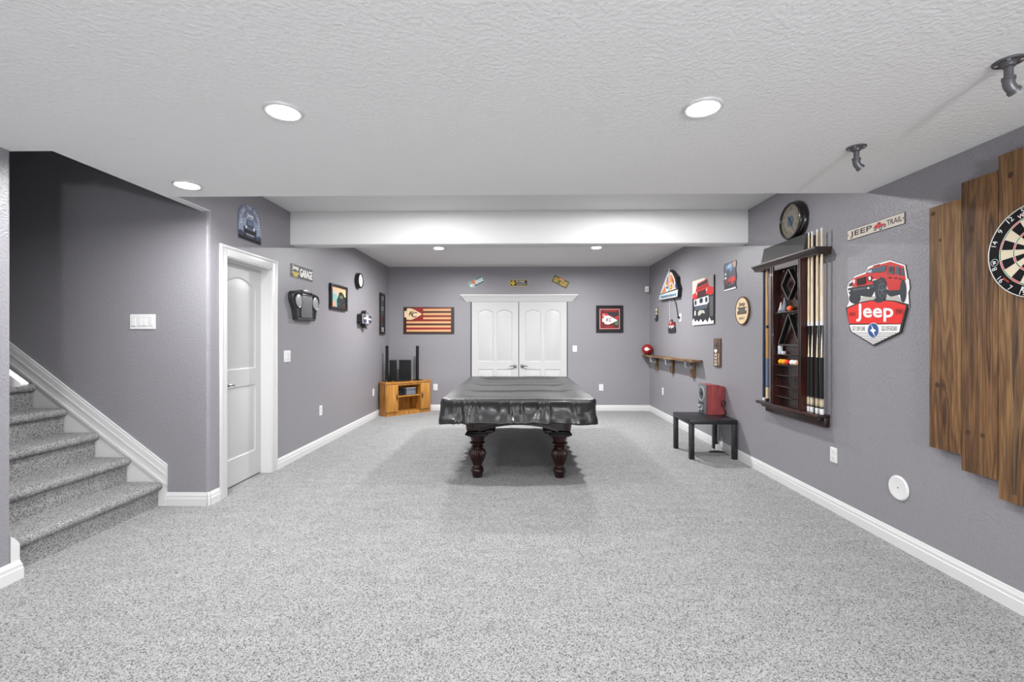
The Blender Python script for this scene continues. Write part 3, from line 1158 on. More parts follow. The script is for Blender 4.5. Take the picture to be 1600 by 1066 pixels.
TOPZ = 0.601
for (x, y, lab) in ((-2.43, 8.36, 'slim black tower speaker on the oak cabinet, standing next to the side wall'), (-1.935, 8.63, 'slim black tower speaker on the oak cabinet, standing on the double door side')):
    t = thing('tower_speaker', lab, 'speaker', at(x, y, TOPZ, math.radians(20)), 'tower speakers on the cabinet')
    b = MB()
    b.poly([(0.095 * math.cos(a) * (1 if math.cos(a) > 0 else 1), 0.075 * math.sin(a)) for a in [2 * PI * i / 32 for i in range(32)]], 0.0, 0.012, 'black_gloss')
    b.build('base', t)
    b = MB()
    b.loft([[(q[0], q[1], z) for q in rrect(0.056 * k, 0.056 * k, 0.02 * k)] for z, k in ((0.010, 0.9), (0.012, 1.0), (0.640, 1.0), (0.650, 0.85))], 'black_gloss')
    b.build('column', t)
    b = MB()
    b.box(-0.017, 0.017, -0.031, -0.0275, 0.05, 0.62, 'cloth_grille', 0.002)
    b.build('grille', t)
for (x, y, w, d, h, lab) in ((-2.368, 8.545, 0.135, 0.13, 0.385, 'narrow black box speaker on the oak cabinet, between tower and wider box'), (-2.172, 8.655, 0.225, 0.12, 0.385, 'wider black box subwoofer on the oak cabinet, beside the narrow black box')):
    t = thing('box_speaker', lab, 'speaker', at(x, y, TOPZ, math.radians(14)))
    b = MB()
    b.box(-w / 2, w / 2, -d / 2, d / 2, 0.006, h, 'black_plastic', 0.006)
    for sx in (-1, 1):
        for sy in (-1, 1):
            b.lathe([(0.012, 0), (0.012, 0.007)], 'black_plastic', 12, (sx * (w / 2 - 0.02), sy * (d / 2 - 0.02), 0))
    b.build('cabinet_body', t)
    b = MB()
    b.box(-w / 2 + 0.008, w / 2 - 0.008, -d / 2 - 0.008, -d / 2, 0.015, h - 0.01, 'cloth_grille', 0.004)
    b.build('grille', t)
b = MB()
b.box(-0.15, 0.15, -0.05, 0.05, 0.004, 0.032, 'black_plastic', 0.006)
b.box(-0.12, 0.12, -0.053, -0.049, 0.010, 0.026, 'black_gloss')
o = b.build('flat_device', None, at(-2.17, 8.44, TOPZ - 0.003, math.radians(43.9)))
tag(o, 'low flat black device lying on the oak cabinet in front of the box speakers', 'device')

# inside the cabinet
b = MB()
r = random.Random(5)
for k in range(5):
    pts = []
    cx, cy, cz = 0.34 + 0.03 * r.random(), 0.13, 0.41
    ph = r.random() * 6
    for i in range(26):
        a = ph + 2 * PI * i / 12.5
        rr = 0.045 + 0.014 * math.sin(i * 1.7 + k)
        pts.append((cx + rr * 1.2 * math.cos(a) + 0.012 * math.sin(i + k), cy + 0.05 * math.sin(a * 0.7 + k), max(cz + rr * math.sin(a), 0.352)))
    b.tube(pts, 0.0075, 'black_plastic', 8)
o = b.build('cable_coil', None, CAB)
tag(o, 'tangled black cable bundle on the cabinet shelf beside the grey box', 'cables')
b = MB()
b.box(0.46, 0.655, 0.08, 0.26, 0.3445, 0.462, 'grey_box', 0.004)
b.box(0.455, 0.66, 0.075, 0.265, 0.462, 0.478, 'print_light_grey', 0.003)
o = b.build('storage_box', None, CAB)
tag(o, 'grey blue lidded box on the cabinet shelf beside the black cables', 'box')

# ================================================================== side table, loudspeaker, adapter
TB = at(2.19, 5.54)
tb = thing('side_table', 'black square side table standing against the right wall', 'table', TB)
b = MB()
b.box(-0.27, 0.265, -0.29, 0.29, 0.398, 0.45, 'ebony_laminate', 0.002)
b.build('table_top', tb)
for sx in (-0.27 + 0.026, 0.265 - 0.026):
    for sy in (-0.264, 0.264):
        b = MB()
        b.box(sx - 0.025, sx + 0.025, sy - 0.025, sy + 0.025, 0.0, 0.398, 'ebony_laminate', 0.002)
        b.build('leg', tb)
SP = at(2.235, 5.60, 0.451)
sp = thing('bookshelf_speaker', 'red veneered speaker with grey front on the black side table', 'speaker', SP)
b = MB()
pts = [(0.012, 0.0), (0.230, 0.0), (0.230, 0.338), (0.14, 0.36), (0.012, 0.36)]
b.loft([[(x, y, z) for x, z in pts] for y in (0.0, 0.215)], 'cherry_veneer')
b.build('cabinet_body', sp)
b = MB()
b.box(-0.006, 0.012, 0.0, 0.215, 0.002, 0.36, 'speaker_grey', 0.004)
bf = b.build('front_baffle', sp)
b = MB()
b.M = frame3((-0.006, 0.1075, 0), (0, -1, 0), (0, 0, 1), (-1, 0, 0))
b.ell(0, 0.245, 0.082, 0.090, -0.002, 0.003, 'speaker_cone', 32)
b.ring(0, 0.245, 0.078, 0.088, 0, 0.007, 'plastic_grey', 36)
b.lathe([(0.0001, 0.012), (0.02, 0.009), (0.034, 0.003)], 'black_plastic', 20, (0, 0.245, 0))
b.build('driver', bf)
b = MB()
b.M = frame3((-0.006, 0.1075, 0), (0, -1, 0), (0, 0, 1), (-1, 0, 0))
b.box(-0.085, 0.085, 0.125, 0.14, -0.001, 0.004, 'black_plastic', 0.001)
b.box(-0.08, 0.08, 0.02, 0.118, -0.001, 0.003, 'print_steel', 0.001)
b.build('control_panel', bf)
for kx, ky, r0 in ((-0.04, 0.09, 0.019), (0.035, 0.06, 0.026), (-0.045, 0.045, 0.016)):
    b = MB()
    b.M = frame3((-0.009, 0.1075, 0), (0, -1, 0), (0, 0, 1), (-1, 0, 0))
    b.lathe([(r0, 0), (r0, 0.012), (r0 * 0.85, 0.016), (0.0001, 0.016)], 'chrome', 24, (kx, ky, 0))
    b.build('knob', bf)
b = MB()
pts = [(0.205, -0.004, 0.10), (0.19, -0.014, 0.135), (0.195, -0.02, 0.165), (0.215, -0.022, 0.172), (0.225, -0.02, 0.14), (0.212, -0.02, 0.105), (0.205, -0.025, 0.075), (0.222, -0.03, 0.05), (0.232, -0.03, 0.012), (0.20, -0.035, 0.0065), (0.18, -0.03, 0.0065)]
sm = []
for i in range(len(pts) - 1):
    p0, p1, p2, p3 = [Vector(pts[max(0, min(len(pts) - 1, j))]) for j in (i - 1, i, i + 1, i + 2)]
    for k in range(6):
        t = k / 6
        sm.append(0.5 * ((2 * p1) + (p2 - p0) * t + (2 * p0 - 5 * p1 + 4 * p2 - p3) * t * t + (3 * p1 - p0 - 3 * p2 + p3) * t ** 3))
b.tube(sm, 0.0055, 'black_plastic', 8)
b.build('power_cord', sp)
b = MB()
b.box(-0.028, 0.028, -0.02, 0.02, 0.0, 0.075, 'plastic_white', 0.005)
o = b.build('adapter_box', None, at(2.415, 5.67, 0.001))
tag(o, 'small white box on the carpet under the black side table', 'box')
b = MB()
r = random.Random(2)
pts = []
for i in range(40):
    a = i * 0.42
    pts.append((0.05 * math.cos(a) * (1 + 0.2 * math.sin(i * 0.9)) + i * 0.0016, 0.022 * math.sin(a) + 0.004 * math.sin(i), 0.007 + 0.006 * (i % 7) / 7))
pts += [(0.16, -0.02, 0.006), (0.20, -0.05, 0.006), (0.215, -0.09, 0.006)]
b.tube(pts, 0.005, 'black_plastic', 7)
o = b.build('floor_cable', None, at(2.32, 5.60, 0.0))
tag(o, 'short black cable lying in a heap on the carpet under the side table', 'cable')

# ================================================================== pipes on the ceiling
for (x, y, lab) in ((1.845, 1.775, 'dark iron pipe fitting hanging from the ceiling, nearest the dartboard'), (1.835, 2.55, 'dark iron pipe fitting hanging from the ceiling, farther one toward the cue rack')):
    t = thing('pipe_mount', lab, 'pipe fitting', onC(x, y, H8), 'pipe fittings on the ceiling')
    b = MB()
    b.lathe([(0.046, 0.0), (0.047, 0.004), (0.045, 0.007), (0.026, 0.008), (0.021, 0.012), (0.020, 0.022), (0.016, 0.024)], 'iron_pipe', 40)
    fl = b.build('flange', t)
    for k in range(4):
        a = PI / 4 + k * PI / 2
        b = MB()
        b.lathe([(0.006, 0.006), (0.006, 0.0095), (0.003, 0.011), (0.0001, 0.011)], 'galvanized', 12, (0.034 * math.cos(a), 0.034 * math.sin(a), 0))
        b.build('screw', fl)
    b = MB()
    b.lathe([(0.0135, 0.018), (0.0135, 0.070)], 'iron_pipe', 24)
    b.build('pipe', t)
    b = MB()
    b.lathe([(0.0165, 0.060), (0.0205, 0.062), (0.0205, 0.072), (0.018, 0.074)], 'iron_pipe', 28)
    pth = [(0.0, 0, 0.072), (0.0, 0, 0.084), (0.003, 0, 0.094), (0.009, 0, 0.102), (0.020, 0, 0.113)]
    b.tube(pth, 0.0180, 'iron_pipe', 24)
    b.M = Matrix.Translation((0.017, 0, 0.110)) @ Matrix.Rotation(PI / 4, 4, 'Y')
    b.ring(0, 0, 0.0135, 0.0212, 0.0, 0.011, 'iron_pipe', 28)
    b.lathe([(0.0001, 0.004), (0.0136, 0.004)], 'print_black', 20, caps=False)
    b.build('elbow', t)
SHIELD = [
 ('white', [(-0.2761,0.002),(-0.2506,0.0384),(-0.2608,0.0899),(-0.2735,0.142),(-0.2532,0.1831),(-0.2231,0.1972),(-0.191,0.2232),(-0.0847,0.2376),(-0.0619,0.2717),(-0.013,0.2774),(0.0388,0.2805),(0.1335,0.2849),(0.2525,0.234),(0.269,0.1469),(0.2818,0.1345),(0.2872,0.079),(0.2763,0.0557),(0.2818,-0.0059),(0.2854,-0.0385)]),
 ('grey', [(-0.1264,0.0629),(-0.0664,0.0709),(-0.0042,0.0581),(0.1134,0.0501),(0.1573,0.0586),(0.1999,0.0417),(0.2302,-0.0016),(0.0303,0.0151),(-0.1358,0.0289)]),
 ('dark', [(0.1053,0.093),(0.2227,0.0831),(0.2264,0.0485),(0.1414,0.041),(0.1093,0.057)]),
 ('red', [(-0.2156,0.2069),(-0.1837,0.2151),(-0.0847,0.2273),(-0.0664,0.2554),(-0.0042,0.2676),(0.1335,0.2765),(0.2444,0.2285),(0.2544,0.1597),(0.2599,0.1374),(0.2302,0.1227),(0.2227,0.0784),(0.1174,0.0852),(0.1012,0.1258),(0.0473,0.1719),(-0.013,0.1396),(-0.2181,0.1465)]),
 ('dred', [(-0.0847,0.2273),(0.093,0.2097),(0.093,0.2146),(-0.071,0.2314)]),
 ('dred', [(0.1134,0.2503),(0.1235,0.2518),(0.1194,0.1929),(0.1093,0.196)]),
 ('dark', [(-0.2659,0.1412),(-0.2181,0.1447),(-0.0174,0.1435),(0.026,0.1548),(0.0045,0.0974),(-0.0306,0.0539),(-0.1358,0.0725),(-0.2481,0.0959)]),
 ('steel', [(-0.2131,0.1317),(-0.0306,0.1282),(-0.0042,0.1352),(-0.013,0.1228),(-0.1031,0.1194),(-0.2082,0.1187)]),
 ('dark', [(-0.2557,0.1545),(-0.2481,0.1752),(-0.2131,0.1852),(-0.2181,0.1537)]),
 ('dark', [(-0.1325,0.0565),(-0.1353,0.0695),(-0.1435,0.0817),(-0.1564,0.0922),(-0.1727,0.0997),(-0.191,0.1037),(-0.2095,0.1036),(-0.2264,0.0993),(-0.2399,0.0913),(-0.2486,0.0803),(-0.2516,0.0674),(-0.2486,0.054),(-0.2399,0.0414),(-0.2264,0.0309),(-0.2095,0.0235),(-0.191,0.02),(-0.1727,0.0206),(-0.1564,0.0252),(-0.1435,0.0332),(-0.1353,0.044)]),
 ('dark', [(-0.0196,0.1741),(0.0303,0.1715),(0.0557,0.1839),(0.091,0.1693),(0.1073,0.1348),(0.1012,0.0999),(0.0807,0.1479),(0.0473,0.1587),(0.0045,0.1375),(-0.0174,0.1502)]),
 ('tyre', [(0.1073,0.0766),(0.106,0.0929),(0.1023,0.1087),(0.0962,0.1233),(0.0881,0.1358),(0.0783,0.1458),(0.0673,0.1526),(0.0557,0.156),(0.044,0.1556),(0.0327,0.1516),(0.0226,0.1439),(0.0141,0.1331),(0.0077,0.1196),(0.0037,0.1042),(0.0023,0.0876),(0.0037,0.0707),(0.0077,0.0545),(0.0141,0.0396),(0.0226,0.027),(0.0327,0.0173),(0.044,0.0108),(0.0557,0.008),(0.0673,0.0089),(0.0783,0.0134),(0.0881,0.0213),(0.0962,0.0322),(0.1023,0.0455),(0.106,0.0605)]),
 ('steel', [(0.1024,0.0852),(0.1012,0.0987),(0.0976,0.1117),(0.0919,0.1231),(0.0844,0.1323),(0.0756,0.1386),(0.0661,0.1415),(0.0566,0.1409),(0.0477,0.1368),(0.04,0.1293),(0.034,0.119),(0.0303,0.1067),(0.029,0.0931),(0.0303,0.0792),(0.034,0.0661),(0.04,0.0545),(0.0477,0.0454),(0.0566,0.0393),(0.0661,0.0366),(0.0756,0.0376),(0.0844,0.042),(0.0919,0.0495),(0.0976,0.0597),(0.1012,0.0719)]),
 ('dark', [(0.0979,0.0857),(0.0969,0.0975),(0.0939,0.1088),(0.089,0.1188),(0.0827,0.1268),(0.0753,0.1323),(0.0674,0.1348),(0.0594,0.1342),(0.0519,0.1305),(0.0454,0.124),(0.0404,0.115),(0.0373,0.1042),(0.0362,0.0923),(0.0373,0.0802),(0.0404,0.0687),(0.0454,0.0587),(0.0519,0.0507),(0.0594,0.0454),(0.0674,0.0431),(0.0753,0.0439),(0.0827,0.0478),(0.089,0.0544),(0.0939,0.0634),(0.0969,0.074)]),
 ('steel', [(0.0765,0.088),(0.0753,0.0946),(0.072,0.0998),(0.0674,0.1021),(0.0628,0.1008),(0.0594,0.0964),(0.0582,0.0899),(0.0594,0.0832),(0.0628,0.0781),(0.0674,0.0758),(0.072,0.0771),(0.0753,0.0816)]),
 ('steel', [(0.0726,0.0976),(0.0939,0.1084),(0.0967,0.0982),(0.0757,0.0869)]),
 ('steel', [(0.0628,0.0993),(0.0611,0.134),(0.0684,0.134),(0.0707,0.0994)]),
 ('steel', [(0.0593,0.0866),(0.0364,0.0972),(0.0381,0.1077),(0.0612,0.0975)]),
 ('steel', [(0.067,0.0772),(0.0547,0.0489),(0.0483,0.0551),(0.0602,0.0838)]),
 ('steel', [(0.0752,0.084),(0.0901,0.0564),(0.0846,0.0498),(0.0692,0.0772)]),
 ('tyre', [(0.2639,0.0662),(0.2631,0.0854),(0.2607,0.1035),(0.2568,0.1192),(0.2518,0.1316),(0.2459,0.1398),(0.2395,0.1432),(0.2332,0.1415),(0.2272,0.1348),(0.2221,0.1236),(0.2181,0.1086),(0.2156,0.0908),(0.2148,0.0715),(0.2156,0.052),(0.2181,0.0337),(0.2221,0.0179),(0.2272,0.0055),(0.2332,-0.0024),(0.2395,-0.0055),(0.2459,-0.0035),(0.2518,0.0034),(0.2568,0.0147),(0.2607,0.0297),(0.2631,0.0472)]),
 ('glass', [(-0.0619,0.253),(0.1053,0.258),(0.0951,0.2168),(-0.0755,0.2321)]),
 ('lglass', [(-0.0574,0.2472),(-0.024,0.2455),(-0.0262,0.2272),(-0.0664,0.2308)]),
 ('glass', [(0.1295,0.2477),(0.1651,0.2403),(0.169,0.1858),(0.1255,0.1969)]),
 ('glass', [(0.1845,0.2372),(0.2113,0.2282),(0.217,0.1742),(0.1865,0.1833)]),
 ('glass', [(0.2227,0.2233),(0.2433,0.2169),(0.2507,0.1633),(0.2264,0.1698)]),
 ('dark', [(0.1584,0.2191),(0.157,0.2274),(0.1528,0.2344),(0.1468,0.239),(0.1401,0.24),(0.134,0.2374),(0.1298,0.2316),(0.1283,0.2238),(0.1298,0.2154),(0.134,0.2083),(0.1401,0.2038),(0.1468,0.2029),(0.1528,0.2055),(0.157,0.2113)]),
 ('dred', [(-0.013,0.2713),(0.0473,0.2748),(0.0388,0.2673),(-0.0086,0.2649)]),
 ('dark', [(-0.1683,0.2013),(-0.161,0.2018),(-0.1601,0.1521),(-0.1673,0.1512)]),
 ('dark', [(-0.1548,0.202),(-0.1477,0.2024),(-0.1467,0.1526),(-0.1539,0.1517)]),
 ('dark', [(-0.1415,0.2027),(-0.1344,0.2031),(-0.1335,0.1531),(-0.1406,0.1522)]),
 ('dark', [(-0.1283,0.2033),(-0.1212,0.2037),(-0.1203,0.1536),(-0.1273,0.1527)]),
 ('dark', [(-0.1152,0.204),(-0.1082,0.2044),(-0.1073,0.1541),(-0.1142,0.1532)]),
 ('dark', [(-0.1022,0.2046),(-0.0952,0.205),(-0.0943,0.1546),(-0.1012,0.1537)]),
 ('dark', [(-0.0892,0.2052),(-0.0824,0.2057),(-0.0815,0.1551),(-0.0883,0.1542)]),
 ('white', [(-0.1881,0.1856),(-0.1892,0.1935),(-0.192,0.1996),(-0.1959,0.2022),(-0.1998,0.2006),(-0.2027,0.1953),(-0.2038,0.1876),(-0.2027,0.1796),(-0.1998,0.1735),(-0.1959,0.1709),(-0.192,0.1726),(-0.1892,0.1779)]),
 ('dark', [(-0.0226,0.1846),(-0.0243,0.1926),(-0.0288,0.1998),(-0.0358,0.2051),(-0.0439,0.2078),(-0.0522,0.2074),(-0.0592,0.204),(-0.0639,0.198),(-0.0655,0.1904),(-0.0639,0.1823),(-0.0592,0.175),(-0.0522,0.1697),(-0.0439,0.1671),(-0.0358,0.1676),(-0.0288,0.1711),(-0.0243,0.1771)]),
 ('white', [(-0.0288,0.1871),(-0.03,0.1934),(-0.0332,0.1988),(-0.0378,0.2022),(-0.043,0.2029),(-0.0476,0.2008),(-0.0509,0.1963),(-0.052,0.1902),(-0.0509,0.1839),(-0.0476,0.1785),(-0.043,0.1751),(-0.0378,0.1745),(-0.0332,0.1766),(-0.03,0.1811)]),
 ('white', [(-0.0484,0.1201),(-0.0497,0.1247),(-0.0531,0.1278),(-0.0572,0.1282),(-0.0606,0.1259),(-0.0619,0.1216),(-0.0606,0.1171),(-0.0572,0.114),(-0.0531,0.1135),(-0.0497,0.1159)]),
 ('white', [(-0.236,0.1199),(-0.2372,0.1238),(-0.2402,0.1265),(-0.2439,0.1269),(-0.247,0.1248),(-0.2481,0.1212),(-0.247,0.1172),(-0.2439,0.1145),(-0.2402,0.1141),(-0.2372,0.1162)]),
 ('white', [(-0.0196,0.1758),(0.0217,0.1746),(0.0174,0.1692),(-0.013,0.1682)]),
 ('dark', [(0.169,0.1652),(0.1865,0.1612),(0.1853,0.1551),(0.1706,0.1593)]),
 ('dark', [(0.2075,0.1552),(0.2246,0.1514),(0.2234,0.1453),(0.2091,0.1494)]),
 ('dark', [(0.1215,0.1749),(0.1395,0.1708),(0.1383,0.1646),(0.1231,0.1689)]),
 ('black', [(-0.2786,-0.0034),(-0.1501,0.0261),(-0.035,0.0335),(0.0473,0.0296),(0.1729,0.0122),(0.2836,-0.0202),(0.2283,-0.2008),(-0.0042,-0.2892),(-0.228,-0.1851)]),
 ('sred', [(-0.2643,-0.0116),(-0.1453,0.0187),(-0.0306,0.0267),(0.0473,0.0234),(0.1729,0.0059),(0.2672,-0.0266),(0.2302,-0.1419),(-0.2421,-0.1247)]),
 ('tyre', [(-0.0042,0.0258),(0.0088,0.0414),(0.0473,0.0445),(0.0889,0.0341),(0.093,0.0207),(0.0682,0.0098),(0.0388,0.0082),(0.0131,0.016)]),
 ('white', [(-0.237,-0.1339),(0.2264,-0.1464),(0.2144,-0.1944),(-0.0055,-0.2785),(-0.2171,-0.1828)]),
 ('black', [(-0.1901,-0.1929),(0.1964,-0.1994),(0.1887,-0.203),(-0.1803,-0.1973)]),
 ('black', [(-0.1602,-0.2064),(0.1669,-0.2106),(0.1591,-0.2143),(-0.1507,-0.2107)]),
 ('black', [(-0.1309,-0.2197),(0.1369,-0.2221),(0.1289,-0.2259),(-0.1216,-0.2239)]),
 ('black', [(-0.1014,-0.233),(0.1054,-0.2341),(0.0972,-0.238),(-0.0922,-0.2372)]),
 ('black', [(-0.0746,-0.2452),(0.0758,-0.2454),(0.0675,-0.2493),(-0.0655,-0.2493)]),
 ('black', [(-0.0505,-0.2561),(0.0483,-0.2559),(0.0398,-0.2599),(-0.0416,-0.2601)]),
 ('black', [(-0.0282,-0.2662),(0.0221,-0.2659),(0.0135,-0.27),(-0.0194,-0.2702)]),
 ('silver', [(0.0489,-0.1814),(0.0476,-0.1697),(0.0438,-0.1584),(0.0375,-0.1482),(0.0291,-0.1395),(0.0191,-0.1328),(0.0078,-0.1284),(-0.0042,-0.1266),(-0.0163,-0.1275),(-0.0279,-0.1311),(-0.0383,-0.1372),(-0.0471,-0.1455),(-0.0537,-0.1556),(-0.0578,-0.167),(-0.0592,-0.1791),(-0.0578,-0.1912),(-0.0537,-0.2028),(-0.0471,-0.2132),(-0.0383,-0.2219),(-0.0279,-0.2284),(-0.0163,-0.2325),(-0.0042,-0.2339),(0.0078,-0.2326),(0.0191,-0.2287),(0.0291,-0.2225),(0.0375,-0.2142),(0.0438,-0.2042),(0.0476,-0.1931)]),
 ('blue', [(0.043,-0.1813),(0.0419,-0.1706),(0.0384,-0.1604),(0.0328,-0.1511),(0.0254,-0.1433),(0.0164,-0.1372),(0.0064,-0.1333),(-0.0042,-0.1317),(-0.0149,-0.1325),(-0.0252,-0.1357),(-0.0344,-0.1413),(-0.0422,-0.1488),(-0.048,-0.1579),(-0.0517,-0.1683),(-0.0529,-0.1792),(-0.0517,-0.1902),(-0.048,-0.2007),(-0.0422,-0.2101),(-0.0344,-0.218),(-0.0252,-0.2239),(-0.0149,-0.2276),(-0.0042,-0.2289),(0.0064,-0.2277),(0.0164,-0.2242),(0.0254,-0.2185),(0.0328,-0.211),(0.0384,-0.202),(0.0419,-0.1919)]),
 ('white', [(-0.024,-0.1377),(-0.002,-0.1686),(0.0217,-0.1825),(0.001,-0.1921),(0.0131,-0.224),(-0.013,-0.1935),(-0.035,-0.1796),(-0.013,-0.1683)]),
]
SHTXT = [
 ('Jeep', [(-0.1668, 0.0186), (0.171, -0.0082), (0.171, -0.127), (-0.1668, -0.1134)]),
 ('SINCE', [(-0.239, -0.0403), (-0.175, -0.0442), (-0.175, -0.0696), (-0.239, -0.0662)]),
 ('1941', [(0.1892, -0.0418), (0.2444, -0.0456), (0.2444, -0.0827), (0.1892, -0.0796)]),
 ('GET OFF LINE', [(-0.2082, -0.1456), (-0.0801, -0.1495), (-0.0801, -0.182), (-0.2082, -0.1794)]),
 ('GO OFF-ROAD', [(0.0682, -0.1524), (0.1999, -0.1564), (0.1999, -0.1878), (0.0682, -0.1851)]),
]

# ================================================================== switches, outlets, small fittings
def outlet(label, m, w=0.082, h=0.125):
    t = thing('wall_outlet', label, 'outlet', m, 'wall outlets')
    b = MB()
    b.loft([[(x, y, z) for x, y in rrect(w - d, h - d, 0.006)] for d, z in ((0, 0), (0, 0.003), (0.006, 0.006))], 'plastic_white')
    b.build('cover_plate', t)
    for s in (-1, 1):
        b = MB()
        b.poly(rrect(0.034, 0.036, 0.010), 0.005, 0.0085, 'plastic_white')
        for sx in (-1, 1):
            b.box(sx * 0.0065 - 0.0011, sx * 0.0065 + 0.0011, -0.002, 0.008, 0.0080, 0.0088, 'slot_dark')
        b.ell(0, -0.009, 0.0028, 0.0028, 0.008, 0.0088, 'slot_dark', 10)
        b.build('socket', t, Matrix.Translation((0, s * 0.026, 0)))
    return t


def switch(label, m, n, w, h):
    t = thing('light_switch', label, 'light switch', m)
    b = MB()
    b.loft([[(x, y, z) for x, y in rrect(w - d, h - d, 0.006)] for d, z in ((0, 0), (0, 0.003), (0.007, 0.0065))], 'plastic_white')
    b.build('cover_plate', t)
    for i in range(n):
        x = (i - (n - 1) / 2) * 0.046
        b = MB()
        b.box(-0.0175, 0.0175, -0.035, 0.035, 0.005, 0.0075, 'plastic_grey')
        b.loft([[(px, py, z + 0.0015 * (py / 0.03 if i % 2 else -py / 0.03)) for px, py in ((-0.0155, -0.0325), (0.0155, -0.0325), (0.0155, 0.0325), (-0.0155, 0.0325))] for z in (0.006, 0.0115)], 'plastic_white')
        b.build('rocker', t, Matrix.Translation((x, 0, 0)))
    return t


outlet('white wall outlet low on the right wall beside the round white cover', onR(3.68, 0.445), 0.080, 0.118)
outlet('white wall outlet low on the right wall, far end below the shelf', onR(8.04, 0.465))
o_plug = outlet('white wall outlet high on the right wall with a black plug in it', onR(7.165, 1.70), 0.085, 0.13)
outlet('white wall outlet low on the left wall, midway along', onL(5.823, 0.457))
outlet('white wall outlet on the left wall close to the oak cabinet', onL(7.93, 0.45))
outlet('white wall outlet on the far wall beside the oak cabinet', onB(-1.64, 0.446))
outlet('white wall outlet low on the far wall beyond the pool table corner', onB(1.55, 0.446))
switch('single white light switch beside the double doors on the far wall', onB(1.046, 1.19), 1, 0.082, 0.12)
switch('double white light switch on the left wall beside the white door', onL(4.98, 1.176), 2, 0.135, 0.125)
switch('wide four-gang white light switch on the wall behind the stairs', onB(-3.09, 1.502, GAP, YS1), 4, 0.212, 0.122)

b = MB()
b.lathe([(0.079, 0), (0.080, 0.004), (0.074, 0.011), (0.066, 0.0125), (0.058, 0.0105), (0.0001, 0.0105)], 'plastic_white', 48)
b.ell(0.002, 0.002, 0.0045, 0.0045, 0.010, 0.0112, 'slot_dark', 14)
tag(b.build('round_cover_plate', None, onR(3.054, 0.386)), 'round white blank cover plate low on the right wall near the outlet', 'cover plate')
t = thing('motion_detector', 'small white motion sensor in the upper far right corner', 'sensor', frame3((XR - 0.055, YB - 0.028, 2.325), (0.94, -0.34, 0), (0, 0, 1), (-0.34, -0.94, 0)))
b = MB()
b.box(-0.036, 0.036, -0.055, 0.055, 0.0, 0.03, 'plastic_white', 0.008)
b.build('housing', t)
b = MB()
b.box(-0.02, 0.02, -0.03, 0.015, 0.028, 0.0335, 'plastic_grey', 0.003)
b.build('lens', t)

# ================================================================== right wall: dartboard on planks
PF = 0.045
pb = thing('dartboard_backboard', 'rustic stepped plank backboard behind the dartboard', 'backboard', onR(2.17, 1.45))
for (y1, y0, zt, zb) in ((2.782, 2.586, 2.134, 0.719), (2.583, 2.389, 2.217, 0.636), (2.386, 2.170, 2.286, 0.546), (2.167, 1.968, 2.217, 0.636), (1.965, 1.768, 2.134, 0.719)):
    b = MB()
    b.box(-(y1 - 2.17), -(y0 - 2.17), zb - 1.45, zt - 1.45, PF - 0.02, PF, 'rustic_plank', 0.002, 2)
    cx = -((y0 + y1) / 2 - 2.17)
    for kx, ky, rx, ry in (((-0.072, 0.645, 0.016, 0.014), (-0.025, 0.48, 0.008, 0.009), (-0.045, -0.36, 0.013, 0.016)), ((-0.04, 0.50, 0.015, 0.022), (-0.06, -0.60, 0.015, 0.014), (0.02, -0.60, 0.011, 0.012)), ((0.03, -0.33, 0.02, 0.026), (-0.05, 0.72, 0.012, 0.016)), ((0.03, 0.3, 0.014, 0.02),), ((0.02, -0.3, 0.015, 0.018),))[[2.782, 2.583, 2.386, 2.167, 1.965].index(y1)]:
        b.ell(cx + kx, ky, rx, ry, PF - 0.002, PF + 0.0004, 'wood_knot', 20)
    if y1 == 2.386:
        for cxx, w0, seed in ((-0.028, 0.020, 1), (0.045, 0.012, 4)):
            L, R = [], []
            for j in range(31):
                yy = -0.86 + j * (1.05 / 30)
                o1 = 0.012 * noise.noise(Vector((seed, yy * 3, 0)))
                ww = w0 * (0.55 + 0.9 * abs(noise.noise(Vector((seed + 7, yy * 2.2, 3))))) * min(1, (30 - j) / 6 + 0.05)
                L.append((cx + cxx + o1 - ww, yy))
                R.append((cx + cxx + o1 + ww, yy))
            b.poly(L + R[::-1], PF - 0.002, PF + 0.0002, 'charred_wood')
    b.build('plank', pb)
for z in (2.02, 0.86):
    b = MB()
    b.box(-0.52, 0.31, z - 1.45 - 0.045, z - 1.45 + 0.045, 0.0, PF - 0.02, 'rustic_plank')
    b.build('batten', pb)

DB = onR(2.172, 1.772, PF + 0.0035)
db = thing('dartboard', 'bristle dartboard with white numbers on the rustic planks', 'dartboard', DB)
b = MB()
b.lathe([(0.2255, 0.0), (0.2265, 0.012), (0.2255, 0.034), (0.222, 0.036), (0.0001, 0.036)], 'board_black', 72)
body = b.build('board', db)
Z = 0.036
order = [20, 1, 18, 4, 13, 6, 10, 15, 2, 17, 3, 19, 7, 16, 8, 11, 14, 9, 12, 5]
b = MB()
for k in range(20):
    c = PI / 2 - k * PI / 10
    a0, a1 = c - PI / 20, c + PI / 20
    dk = k % 2 == 0
    for r0, r1, m in ((0.0159, 0.099, 'board_black' if dk else 'board_cream'), (0.099, 0.107, 'board_red' if dk else 'board_green'), (0.107, 0.162, 'board_black' if dk else 'board_cream'), (0.162, 0.170, 'board_red' if dk else 'board_green')):
        b.ring(0, 0, r0, r1, Z - 0.001, Z + 0.0006, m, 5, a0, a1)
b.ring(0, 0, 0.00635, 0.0159, Z - 0.001, Z + 0.0006, 'board_green', 24)
b.ell(0, 0, 0.00635, 0.00635, Z - 0.001, Z + 0.0006, 'board_red', 18)
b.build('scoring_face', db)
b = MB()
for r in (0.170, 0.162, 0.107, 0.099, 0.0159, 0.00635):
    b.ring(0, 0, r - 0.0006, r + 0.0006, Z, Z + 0.0018, 'wire_white', 72)
